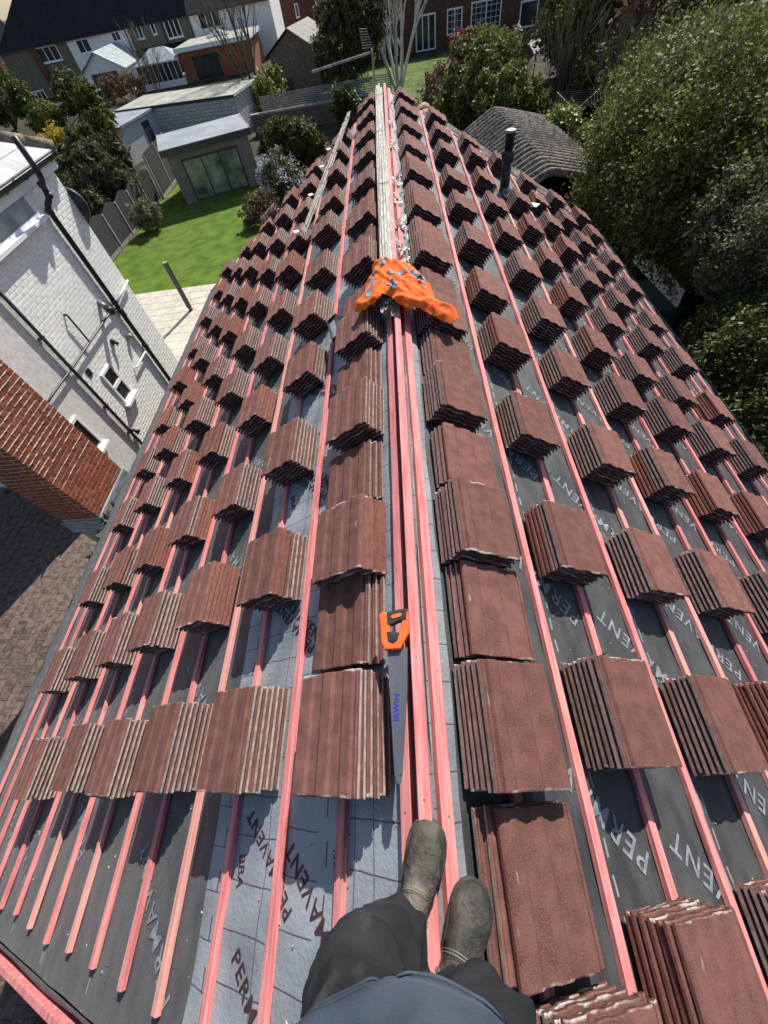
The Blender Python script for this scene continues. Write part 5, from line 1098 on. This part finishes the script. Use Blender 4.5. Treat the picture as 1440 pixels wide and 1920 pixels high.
for k in range(2): m = MB(); p = Vector(rp(1, 0.98, YF+0.25+0.5*k, o0)); m.tube([p, p+Vector((0, 0.49, 0.0))], [0.17, 0.16], 14); obj('ridge_tile', m, 'moss_ridge', e, True)
ra = Vector(at(952, 236, G+2.5)); rb = Vector(at(1034, 326, G+2.5)); u = (rb-ra); L_ = u.length; u.normalize(); sd = Vector((u.y, -u.x, 0)); 
if sd.x < 0: sd = -sd
ra = ra-u*3.0; L_ += 3.0
e = thing('corrugated_shed', 'timber shed with mossy corrugated roof beyond the tree-side gable', 'shed', (ra+rb)/2-Zv*2.5)
lw_, rw_ = 1.7, 2.9; nv = 22; wl = 0.47; nu = int(L_/wl*8)
V = []
for k in range(nu+1):
    t = L_*k/nu; cg = 0.15*math.cos(2*math.pi*t/wl)
    for j in range(nv+1):
        v = -lw_+(lw_+rw_)*j/nv; z = -0.50*(math.sqrt(v*v+0.03)-0.17) if v < 0 else -0.26*(math.sqrt(v*v+0.03)-0.17)
        pp = ra+u*t+sd*v+Zv*(z+cg); V.append(tuple(pp))
m = MB(); m.add(V, [(k*(nv+1)+j, k*(nv+1)+j+1, (k+1)*(nv+1)+j+1, (k+1)*(nv+1)+j) for k in range(nu) for j in range(nv)]); o = obj('roof', m, 'corrugated', e, True); o.modifiers.new('t', 'SOLIDIFY').thickness = 0.02
m = MB(); m.obox(ra, u, sd, Zv, 0.3, L_-0.25, -lw_+0.25, rw_-0.3, -2.5, -1.0); obj('wall', m, 'fence_brown', e)
for v in (-lw_+0.12, rw_-0.12):
    m = MB(); m.obox(ra, u, sd, Zv, 0.0, L_, v-0.04, v+0.04, -1.05, -0.82) if v < 0 else m.obox(ra, u, sd, Zv, 0.0, L_, v-0.04, v+0.04, -0.98, -0.78); obj('fascia', m, 'fence_brown', e)
m = MB(); m.obox(ra, u, sd, Zv, L_-0.06, L_-0.01, -lw_+0.1, rw_-0.1, -1.1, -0.85); obj('barge_board', m, 'fence_brown', e)
# rotary clothes airer
ac = Vector(at(1081, 196, G+1.8)); e = thing('clothes_airer', 'open rotary clothes airer among the shrubs', 'clothes airer', (ac.x, ac.y, G))
m = MB(); m.tube([(ac.x, ac.y, G), tuple(ac)], 0.025, 8); obj('pole', m, 'galv', e)
tips = []
for k in range(4):
    a = 0.5+math.pi/2*k; t = ac+Vector((1.7*math.cos(a), 1.7*math.sin(a), 0.35)); tips.append(t); m = MB(); m.tube([ac-Zv*0.25, t], 0.016, 6); obj('arm', m, 'galv', e)
for j in range(7):
    q = 0.3+0.11*j; m = MB(); m.tube([tuple(ac-Zv*0.25*(1-q)+(t-ac)*q) for t in tips+tips[:1]], 0.004, 4, cap=False); obj('line', m, 'galv', e)
# boundary fence, white board and green tank on the tree side
fx_ = [tuple(at(px, py, G)[:2]) for px, py in ((1185, 440), (1225, 500), (1283, 580), (1345, 680))]
d0 = np.array(fx_[2])-np.array(fx_[0]); d0 = d0/np.linalg.norm(d0); base_ = np.array(fx_[0])+np.array((0.9, 0.3))
fence_run('boundary_fence', 'grey boundary fence with concrete posts under the tall hedge trees', [tuple(base_+d0*1.83*k) for k in range(-3, 7)], [1.6]*9, 0, 'fence', True, 0.16)
bp = [Vector(at(px, py, z)) for px, py, z in ((1188, 492, G+0.75), (1270, 578, G+0.75), (1284, 545, G+1.45), (1243, 494, G+1.55), (1200, 456, G+1.5))]
e = thing('white_board', 'large white board leaning against the boundary fence', 'board', (bp[0]+bp[1])/2-Zv*0.75)
nb_ = (bp[1]-bp[0]).cross(bp[3]-bp[0]).normalized()*0.02; m = MB(); m.prism([tuple(p) for p in bp], tuple(nb_)); obj('sheet', m, 'upvc', e)
for i in (0, 1): m = MB(); q = bp[i]; m.b2((q.x-0.04, q.y-0.04, G), (q.x+0.04, q.y+0.04, q.z+0.05)); obj('prop', m, 'fence', e)
tp = Vector(at(1235, 555, G+0.7)); e = thing('green_tank', 'dark green storage tank below the white board', 'tank', (tp.x, tp.y, G)); ta = math.atan2(d0[1], d0[0])
m = MB(); m.box((tp.x, tp.y, G+0.35), (1.9, 0.8, 0.7), rz=ta); bevel(obj('body', m, 'tank_green', e), 0.05); m = MB(); m.box((tp.x, tp.y, G+0.725), (1.95, 0.85, 0.05), rz=ta); obj('lid', m, 'tank_green', e)
pp = Vector(at(1262, 520, G+1.2)); m = MB(); m.tube([pp+Vector((0.6, 0.2, -1.2)), pp+Vector((0.9, 0.4, 0.9))], 0.035, 8); tag(obj('wooden_stake', m, 'concrete'), 'thin wooden stake leaning beside the white board', 'stake')
pt = Vector((*at(1148, 432, G+0.4)[:2], G))
for i in range(4):
    q = pt+Vector((0.35*(i % 2)-0.1, 0.4*(i//2), 0)); m = MB(); m.tube([q, q+Zv*0.34, q+Zv*0.36, q+Zv*0.30], [0.13, 0.17, 0.18, 0.15], 14); tag(obj('plant_pot', m, 'black_plastic'), ('black plant pot touching the green water butt', 'black plant pot second from the green water butt', 'black plant pot behind the one touching the water butt', 'black plant pot farthest from the green water butt')[i], 'plant pot', 'black pots by the gutter end')
q = Vector((*at(1127, 420, G+0.6)[:2], G)); e = thing('water_butt', 'green plastic water butt at the roof corner', 'water butt', q); m = MB(); m.tube([q, q+Zv*0.5, q+Zv*0.95], [0.26, 0.30, 0.27], 18); obj('barrel', m, 'green_net', e, True); m = MB(); m.tube([q+Zv*0.951, q+Zv*0.99], 0.29, 18); obj('lid', m, 'green_net', e, True)
q = Vector((*at(1100, 155, G+0.5)[:2], G)); e = thing('blue_tub', 'blue plastic tub in the shade behind the clothes airer', 'tub', q); m = MB(); m.tube([q, q+Zv*0.75], [0.45, 0.52], 18); obj('barrel', m, 'blue_tub', e, True); m = MB(); m.tube([q+Zv*0.70, q+Zv*0.76], 0.56, 18); obj('rim', m, 'blue_tub', e, True)

# ------------------------------------------------------------------ trees, shrubs and hedges
def leaves_mesh(lobes, n, size, seed, matn, clump=0.35, drop=0.0, aspect=1.7, hang=0.0, name='crown', inner=0.35):
    """many small leaf quads gathered in clumps through the volume of the given ellipsoid lobes (centre, radii, weight)"""
    g = np.random.default_rng(seed); P = []
    tot = sum(l[2] for l in lobes)
    for c, r, w_ in lobes:
        c, r = np.array(c, float), np.array(r, float); m = max(30, int(n*w_/tot)); nc = max(8, int(m/55))
        d = g.normal(size=(nc, 3)); d /= np.linalg.norm(d, axis=1)[:, None]; rad = 1-inner*g.random(nc)**1.6
        rad *= 0.86+0.20*np.sin(d[:, 0]*5.1+seed)*np.sin(d[:, 1]*4.3+1)+0.16*g.random(nc)
        cc = c+d*rad[:, None]*r; k = g.integers(0, nc, m); cs = clump*(0.6+0.8*g.random(nc))
        q = g.normal(size=(m, 3))*cs[k][:, None]*np.array((0.62, 0.62, 0.5))+cc[k]; P.append(q)
    P = np.concatenate(P); P = P[P[:, 2] > G+0.05+drop]; N = len(P)
    nr = g.normal(size=(N, 3)); nr[:, 2] = np.abs(nr[:, 2])+0.35; nr /= np.linalg.norm(nr, axis=1)[:, None]
    t = g.normal(size=(N, 3)); t[:, 2] -= hang; a = np.cross(nr, t); a /= np.linalg.norm(a, axis=1)[:, None]+1e-9; b = np.cross(a, nr)
    s = size*(0.6+0.8*g.random(N))[:, None]; A, Bv = a*s*0.5, b*s*0.5*aspect
    V = np.empty((N, 4, 3)); V[:, 0] = P-Bv; V[:, 1] = P+A*0.9; V[:, 2] = P+Bv+nr*s*0.12; V[:, 3] = P-A*0.9
    me = bpy.data.meshes.new(name); me.vertices.add(4*N); me.vertices.foreach_set('co', V.reshape(-1).astype(np.float32)); me.loops.add(4*N); me.loops.foreach_set('vertex_index', np.arange(4*N, dtype=np.int32))
    me.polygons.add(N); me.polygons.foreach_set('loop_start', np.arange(0, 4*N, 4, dtype=np.int32)); me.polygons.foreach_set('loop_total', np.full(N, 4, dtype=np.int32)); me.update(); me.validate(); me.materials.append(MT[matn]); return me
def branches(mb, p, d, ln, r, depth, rg, spread=0.5, up=0.1, taper=0.62, kids=(2, 3), droop=0.0, seg=3):
    pts = [p]; rs = [r]; q = p
    for i in range(seg):
        d = (d+Vector((rg.uniform(-1, 1), rg.uniform(-1, 1), rg.uniform(-0.6, 0.8)))*0.13+Vector((0, 0, up*0.3-droop*(0.3 if depth < 2 else 0)))).normalized(); q = q+d*(ln/seg); pts.append(q); rs.append(max(0.011, r*(1-(1-taper)*(i+1)/seg)))
    mb.tube(pts, rs, 6 if r > 0.03 else 4 if r > 0.012 else 3, cap=False)
    if depth == 0: return
    for k in range(rg.randint(*kids)):
        i = rg.randint(1, seg); nd = (d+Vector((rg.uniform(-1, 1), rg.uniform(-1, 1), rg.uniform(-0.5, 0.7)))*spread+Vector((0, 0, up))).normalized()
        branches(mb, pts[i], nd, ln*rg.uniform(0.55, 0.85), rs[i]*rg.uniform(0.5, 0.72), depth-1, rg, spread, up, taper, kids, droop, seg)
def bush(name, label, cat, base, lobes, n, size, matn, seed, clump=0.3, stems=4, stemr=0.05, grp=None, barkm='bark', **k):
    base = Vector(base); e = thing(name, label, cat, base, grp); rg = random.Random(seed); m = MB()
    for c, r, w_ in lobes[:stems]:
        for i in range(max(1, stems//max(1, len(lobes)))+1):
            c_ = Vector(c); tgt = c_+Vector((rg.uniform(-.5, .5)*r[0], rg.uniform(-.5, .5)*r[1], 0.3*r[2])); mid = (base+tgt)/2+Vector((rg.uniform(-.2, .2), rg.uniform(-.2, .2), 0.1)); st_ = Vector((base.x+rg.uniform(-.15, .15), base.y+rg.uniform(-.15, .15), G-0.02))
            m.tube([st_, mid, tgt], [stemr*1.4, stemr, stemr*0.4], 6)
            for j in range(3): branches(m, mid.lerp(tgt, 0.3*j), (Vector((rg.uniform(-1, 1), rg.uniform(-1, 1), 0.6))).normalized(), min(r)*0.6, stemr*0.45, 1, rg)
    obj('trunk', m, barkm, e, True); obj('crown', leaves_mesh(lobes, n, size, seed, matn, clump, **k), None, e); return e
def lob(px, py, h, r, w_=1.0): p = at(px, py, G+h); return ((p[0], p[1], p[2]), r, w_)
def gp(px, py): return (*at(px, py, G)[:2], G)
# big hedge trees on the tree side
L1 = [lob(1180, 330, 2.7, (1.8, 2.4, 1.9)), lob(1240, 350, 3.0, (1.5, 1.7, 1.4)), lob(1290, 260, 3.6, (2.8, 3.2, 2.4), 1.8), lob(1330, 360, 3.4, (2.4, 2.4, 2.2), 1.4), lob(1240, 230, 2.9, (2.6, 3.0, 2.0), 1.2), lob(1400, 250, 4.2, (3.0, 3.2, 2.6), 1.6), lob(1160, 385, 1.6, (0.8, 1.0, 1.0), 0.4), lob(1320, 180, 3.4, (3.4, 3.6, 2.4), 1.5)]
bush('hedge_tree', 'huge olive green privet tree spreading over the boundary fence', 'tree', gp(1290, 330), L1, 150000, 0.078, 'leaf_privet', 11, 0.42, 6, 0.11)
L2 = [lob(1410, 410, 3.6, (1.15, 1.15, 1.2), 1.2), lob(1445, 470, 3.4, (1.1, 1.1, 1.2)), lob(1388, 448, 3.0, (0.8, 0.85, 0.9), 0.8)]
bush('grey_tree', 'rounded grey-green small leaved tree beside the privet', 'tree', gp(1430, 470), L2, 42000, 0.058, 'leaf_grey', 12, 0.26, 4, 0.08)
L3 = [lob(1360, 640, 1.9, (0.75, 0.9, 1.1)), lob(1405, 690, 2.2, (0.95, 1.0, 1.3), 1.3), lob(1435, 600, 2.2, (1.0, 1.0, 1.3), 1.2), lob(1435, 780, 2.0, (0.8, 0.9, 1.2)), lob(1475, 870, 1.8, (0.9, 0.9, 1.2))]
bush('dark_shrub', 'dark glossy leaved shrub below the grey-green tree next to the gutter', 'shrub', gp(1400, 690), L3, 52000, 0.065, 'leaf_dark', 13, 0.24, 4, 0.06)
bush('variegated_bush', 'pale variegated bush high at the corner behind the privet', 'bush', gp(1400, 120), [lob(1400, 80, 2.6, (2.6, 2.4, 2.0)), lob(1440, 130, 3.0, (2.4, 2.2, 2.0)), lob(1420, 30, 2.6, (2.6, 2.2, 2.0))], 9000, 0.24, 'leaf_grey', 14, 0.5, 3, 0.07)
bush('ivy_hedge', 'yellow-green flowering ivy hedge in front of the annexe', 'hedge', gp(1240, 150), [lob(1130, 135, 1.7, (1.8, 2.2, 1.5)), lob(1200, 100, 2.0, (2.2, 2.4, 1.7)), lob(1270, 80, 2.1, (2.2, 2.4, 1.8)), lob(1150, 60+60, 1.6, (1.6, 2, 1.4))], 16000, 0.19, 'leaf_laurel', 15, 0.42, 4, 0.06)
bush('ivy_bush', 'rounded ivy bush behind the clothes airer', 'bush', gp(1200, 190), [lob(1190, 165, 2.0, (1.7, 1.9, 1.5)), lob(1230, 140, 2.0, (1.8, 2.0, 1.5)), lob(1170, 205, 1.5, (1.3, 1.4, 1.3)), lob(1215, 210, 1.7, (1.3, 1.4, 1.3))], 14000, 0.15, 'leaf_laurel', 16, 0.36, 3, 0.06)
bush('laurel_bush', 'large glossy laurel bush behind the ridge and corrugated roof', 'bush', gp(905, 215), [lob(905, 150, 2.3, (2.4, 2.2, 2.0), 1.5), lob(870, 190, 1.6, (2.0, 1.8, 1.5)), lob(950, 190, 1.8, (2.0, 1.9, 1.6)), lob(925, 110, 2.7, (1.8, 1.8, 1.5)), lob(985, 210, 1.1, (1.4, 1.3, 1.1), 0.6), lob(850, 220, 0.9, (1.3, 1.2, 1.0), 0.6)], 34000, 0.15, 'leaf_laurel', 17, 0.32, 5, 0.07)
bush('red_shrub', 'red leaved shrub in front of the gridded french windows', 'shrub', gp(880, 105), [lob(880, 85, 1.2, (1.5, 1.4, 1.2)), lob(862, 95, 1.0, (1.0, 1.0, 0.9), 0.5)], 5000, 0.16, 'leaf_red', 18, 0.3, 3, 0.04)
bush('white_shrub', 'small white flowering shrub in front of the divider fence', 'shrub', gp(965, 100), [lob(965, 80, 1.0, (0.7, 0.7, 0.8))], 1200, 0.14, 'blossom', 19, 0.2, 2, 0.03)
bush('tall_evergreen', 'loose green tree rising in front of the beige annexe', 'tree', gp(1095, 75), [lob(1090, 40, 3.0, (2.8, 2.4, 2.8)), lob(1120, 15, 4.0, (2.4, 2.2, 2.4)), lob(1060, 25, 3.4, (1.6, 1.6, 2.0))], 14000, 0.20, 'leaf_yew', 20, 0.5, 3, 0.09)
bush('far_hedge', 'mixed dark hedge at the back of the far right gardens', 'hedge', gp(1270, 30), [lob(1240, 20, 2.5, (4, 3, 2.4)), lob(1340, 0, 3, (5, 3, 3)), lob(1420, 0, 3.4, (5, 3, 3.2)), lob(1290, 0, 4, (5, 3, 3))], 12000, 0.34, 'leaf_brown', 21, 0.8, 3, 0.08)
bush('fresh_shrub', 'fresh yellow-green shrub below the clothes airer', 'shrub', gp(1062, 290), [lob(1050, 245, 1.4, (0.9, 0.9, 1.1)), lob(1075, 270, 1.0, (0.9, 0.9, 1.0)), lob(1035, 262, 0.9, (0.6, 0.6, 0.8))], 6000, 0.13, 'leaf_fresh', 22, 0.26, 3, 0.035)
bush('shade_shrub', 'low green plants growing beside the water butt', 'shrub', gp(1155, 430), [lob(1140, 405, 0.7, (0.5, 0.6, 0.6)), lob(1160, 440, 0.5, (0.5, 0.5, 0.5))], 2500, 0.10, 'leaf_fresh', 23, 0.16, 2, 0.02)
# garden side
bush('bamboo_hedge', 'shaggy green evergreen hedge behind the arched fence', 'hedge', gp(190, 395), [lob(150, 330, 2.0, (1.3, 1.4, 1.6)), lob(195, 335, 2.1, (1.4, 1.5, 1.7), 1.3), lob(228, 350, 1.6, (1.0, 1.1, 1.3)), lob(170, 285, 2.9, (1.1, 1.1, 1.2)), lob(135, 380, 1.5, (1.2, 1.3, 1.2)), lob(215, 300, 2.2, (1.0, 1.0, 1.1)), lob(175, 395, 1.2, (1.3, 1.2, 1.1))], 34000, 0.12, 'leaf_conifer', 31, 0.24, 5, 0.07, aspect=3.2, hang=1.2)
bush('plume_conifer', 'upright feathery conifer rising above the shaggy hedge', 'tree', gp(195, 330), [lob(185, 225, 3.6, (0.8, 0.8, 1.5)), lob(195, 255, 3.0, (0.9, 0.9, 1.4)), lob(168, 205, 4.2, (0.5, 0.5, 0.9), 0.5)], 7000, 0.15, 'leaf_yew', 32, 0.22, 2, 0.07, aspect=3.0)
bush('golden_shrub', 'golden brown shrub beside the white house gutter', 'shrub', gp(115, 340), [lob(112, 275, 2.6, (1.0, 1.0, 1.0)), lob(140, 280, 2.4, (1.0, 1.0, 0.9))], 4000, 0.14, 'leaf_yellow', 33, 0.3, 3, 0.04)
bush('round_bush', 'clipped round grey-green bush on the lawn against the arched fence', 'bush', gp(274, 432), [lob(272, 402, 0.85, (0.78, 0.78, 0.72))], 7000, 0.075, 'leaf_grey', 34, 0.16, 3, 0.04)
bush('yew_bush', 'olive yew bush in front of the brick garden wall', 'bush', gp(545, 300), [lob(545, 268, 1.6, (1.6, 1.4, 1.25), 1.4), lob(517, 278, 1.4, (1.1, 1.1, 1.0)), lob(575, 272, 1.5, (1.1, 1.0, 1.0))], 20000, 0.11, 'leaf_yew', 35, 0.22, 4, 0.06, aspect=2.4)
bush('blossom_bush', 'white blossom covered shrub right of the garden room', 'shrub', gp(520, 345), [lob(522, 318, 1.3, (1.2, 1.2, 1.2)), lob(505, 335, 0.9, (0.9, 0.9, 0.9)), lob(545, 345, 0.9, (0.9, 0.9, 0.8))], 3200, 0.085, 'blossom', 36, 0.24, 4, 0.03)
o = obj('green_leaves', leaves_mesh([lob(522, 322, 1.2, (1.2, 1.2, 1.1)), lob(540, 345, 0.8, (1.0, 0.9, 0.8))], 5000, 0.10, 37, 'leaf_dark', 0.24), None, [q_ for q_ in COL.objects if q_.name == 'blossom_bush'][0])
bush('brown_shrub', 'dry brown shrub at the lawn edge near the left eave', 'shrub', gp(480, 405), [lob(480, 388, 0.8, (0.75, 0.75, 0.7)), lob(498, 378, 0.9, (0.75, 0.7, 0.7)), lob(465, 405, 0.6, (0.5, 0.5, 0.5))], 2600, 0.09, 'leaf_brown', 38, 0.2, 3, 0.03)
bush('left_tree', 'dark leaved tree at the far left beyond the white house roof', 'tree', gp(30, 240), [lob(10, 170, 3.6, (2.0, 1.9, 1.8), 1.4), lob(38, 190, 3.0, (1.6, 1.6, 1.5)), lob(-20, 190, 3.2, (2, 2, 1.8))], 14000, 0.18, 'leaf_dark', 39, 0.34, 4, 0.10)
bush('camellia_bush', 'dark rounded bush in front of the white gabled extension', 'bush', gp(150, 215), [lob(150, 182, 2.4, (2.0, 1.9, 1.7)), lob(132, 165, 2.9, (1.5, 1.5, 1.4))], 10000, 0.19, 'leaf_dark', 40, 0.32, 3, 0.08)
bush('lower_bush', 'dark bush below the rounded one near the grey garage', 'bush', gp(95, 245), [lob(86, 222, 1.6, (1.8, 1.7, 1.3))], 7000, 0.17, 'leaf_laurel', 41, 0.3, 2, 0.07)
bush('twiggy_shrub', 'brownish twiggy shrub between extension and garages', 'shrub', gp(215, 175), [lob(225, 160, 1.4, (1.6, 1.5, 1.2)), lob(255, 165, 1.1, (1.2, 1.2, 1.0)), lob(198, 170, 1.2, (1.3, 1.3, 1.1))], 3500, 0.15, 'leaf_brown', 42, 0.45, 3, 0.05)
bush('ivy_clump', 'fresh green ivy climbing at the foot of the bare tree', 'ivy', gp(500, 205), [lob(500, 185, 1.3, (1.3, 1.2, 1.3)), lob(515, 165, 1.6, (1.0, 1.0, 1.2))], 5000, 0.16, 'leaf_fresh', 43, 0.3, 2, 0.04)
bush('wall_ivy', 'dark ivy hanging over the brick garden wall', 'ivy', gp(655, 225), [lob(650, 205, 1.2, (1.0, 0.6, 1.2)), lob(640, 190, 1.7, (0.9, 0.5, 0.7))], 3500, 0.14, 'leaf_dark', 44, 0.25, 2, 0.03)
bush('willow_evergreen', 'feathery grey-green evergreen tree behind the aerial', 'tree', gp(655, 130), [lob(650, 60, 4.2, (2.6, 2.4, 3.0)), lob(640, 95, 2.6, (2.4, 2.2, 2.2)), lob(670, 30, 5.0, (2.0, 2.0, 2.0))], 12000, 0.22, 'leaf_conifer', 45, 0.36, 3, 0.09, aspect=3.0, hang=1.5)
bush('yellow_shrub', 'small bright yellow shrub near the aerial boom', 'shrub', gp(690, 120), [lob(692, 100, 1.6, (0.5, 0.5, 0.8))], 900, 0.16, 'leaf_yellow', 46, 0.2, 2, 0.03)
bush('border_shrub', 'low green border plants beside the brick outbuilding', 'shrub', gp(635, 150), [lob(628, 140, 0.7, (1.6, 1.4, 0.8)), lob(650, 145, 0.6, (1.2, 1.2, 0.7))], 3000, 0.17, 'leaf_fresh', 47, 0.25, 2, 0.03)
bush('bank_shrub', 'brown tangled shrub against the back fence', 'shrub', gp(830, 190), [lob(830, 160, 1.4, (1.6, 1.4, 1.4)), lob(815, 190, 1.0, (1.4, 1.2, 1.1))], 3000, 0.13, 'leaf_brown', 48, 0.4, 4, 0.03)
def bare_tree(name, label, base, stems, ht, r, seed, matn, depth=4, spread=0.45, kids=(2, 3), droop=0.0, lean=0.25, grp=None):
    rg = random.Random(seed); b = Vector(base); e = thing(name, label, 'tree', b, grp); trunk = MB(); br = MB()
    for i in range(stems):
        a = 2*math.pi*i/stems+rg.random(); d = Vector((math.cos(a)*lean, math.sin(a)*lean, 1)).normalized(); p = b+Vector((math.cos(a)*0.12, math.sin(a)*0.12, -0.03)); pts = [p]; rs = [r]
        for k in range(6):
            d = (d+Vector((rg.uniform(-1, 1), rg.uniform(-1, 1), 0.5))*0.09).normalized(); p = p+d*(ht*0.13); pts.append(p); rs.append(r*(1-0.12*(k+1)))
            if k > 0:
                for _ in range(2): branches(br, p, (d+Vector((rg.uniform(-1, 1), rg.uniform(-1, 1), rg.uniform(0, 0.7)))*0.75).normalized(), ht*rg.uniform(0.2, 0.32), rs[-1]*0.62, depth-1, rg, spread, 0.15, 0.55, kids, droop)
        trunk.tube(pts, rs, 8, cap=False); branches(br, p, d, ht*0.28, rs[-1]*0.85, depth, rg, spread, 0.2, 0.55, kids, droop)
    obj('trunk', trunk, matn, e, True); o = obj('branches', br, matn if matn == 'birch_bark' else 'twig', e, True); return e
bare_tree('birch_tree', 'bare pale multi-stemmed birch rising beyond the far ridge end', gp(748, 175), 5, 11.0, 0.17, 51, 'birch_bark', 4, 0.62, (2, 3), 0.06, 0.42)
bare_tree('bare_tree', 'bare brown tree in front of the red brick extension', gp(487, 205), 3, 10.5, 0.15, 52, 'bark', 4, 0.55, (2, 3), 0.0, 0.32)
bare_tree('bare_shrub', 'bare grey shrub beside the grey shelter', gp(1045, 215), 6, 4.2, 0.05, 53, 'twig', 3, 0.4, (2, 3), 0.0, 0.35)
bare_tree('bare_shrub', 'bare twiggy shrub behind the clothes airer', gp(1120, 240), 5, 3.6, 0.04, 54, 'twig', 3, 0.5, (2, 3), 0.0, 0.4)
bare_tree('bare_shrub', 'bare shrub in front of the white conservatory', gp(300, 178), 5, 4.6, 0.06, 55, 'twig', 3, 0.4, (2, 3), 0.0, 0.35)
bare_tree('bare_shrub', 'bare thin shrub between privet and ivy bush', gp(1260, 160), 6, 5.0, 0.05, 56, 'twig', 3, 0.5, (2, 3), 0.0, 0.45)

# ------------------------------------------------------------------ crumbs, chips and staples scattered over the membrane
rg = random.Random(77); m = MB()
for i in range(900):
    side = rg.choice((-1, 1)); s_, y = rg.uniform(0.15, 3.6)**1.0, rg.uniform(YN+0.1, 5.5); r_ = rg.uniform(0.0025, 0.009)*(1.6 if rg.random() < 0.08 else 1)
    c = Vector(rp(side, s_, y, uoff(side, s_, y)+(0.0125 if (side < 0 and s_ < 1.27) else 0.007))); a = rg.random()*6
    P = [c+Vector((math.cos(a+k*2.1)*r_*rg.uniform(0.6, 1.4), math.sin(a+k*2.1)*r_*rg.uniform(0.6, 1.4), 0)) for k in range(3)]+[c+Vector((0, 0, r_*0.7))]
    m.add([tuple(p) for p in P], [(0, 1, 2), (0, 1, 3), (1, 2, 3), (2, 0, 3)], rg.choice((0, 0, 1, 2)))
o = obj('tile_crumbs', m, ['tile', 'mortar_pale', 'concrete']); o['kind'] = 'stuff'; o['label'] = 'tile crumbs and timber chips scattered over the roofing membrane'; o['category'] = 'debris'
# wood chips caught on the battens at the near gable
for i, (px, py) in enumerate(((10, 1675), (1010, 1175))):
    c = Vector(rp(-1, 3.55, -0.45, 0.01)) if i == 0 else Vector(rp(1, 1.07, 0.42, 0.004)); m = MB()
    for k in range(9): d = Vector((rg.uniform(-1, 1), rg.uniform(-1, 1), rg.uniform(-0.1, 0.5))).normalized(); m.tube([c+d*0.004, c+d*rg.uniform(0.02, 0.05)], [0.004, 0.0015], 4)
    tag(obj('wood_splinters', m, 'concrete' if i == 0 else 'wood_dark'), ('pale tuft of wood splinters on a batten near the left gable', 'dark torn splinters on the broken batten below a tile stack')[i], 'splinters')
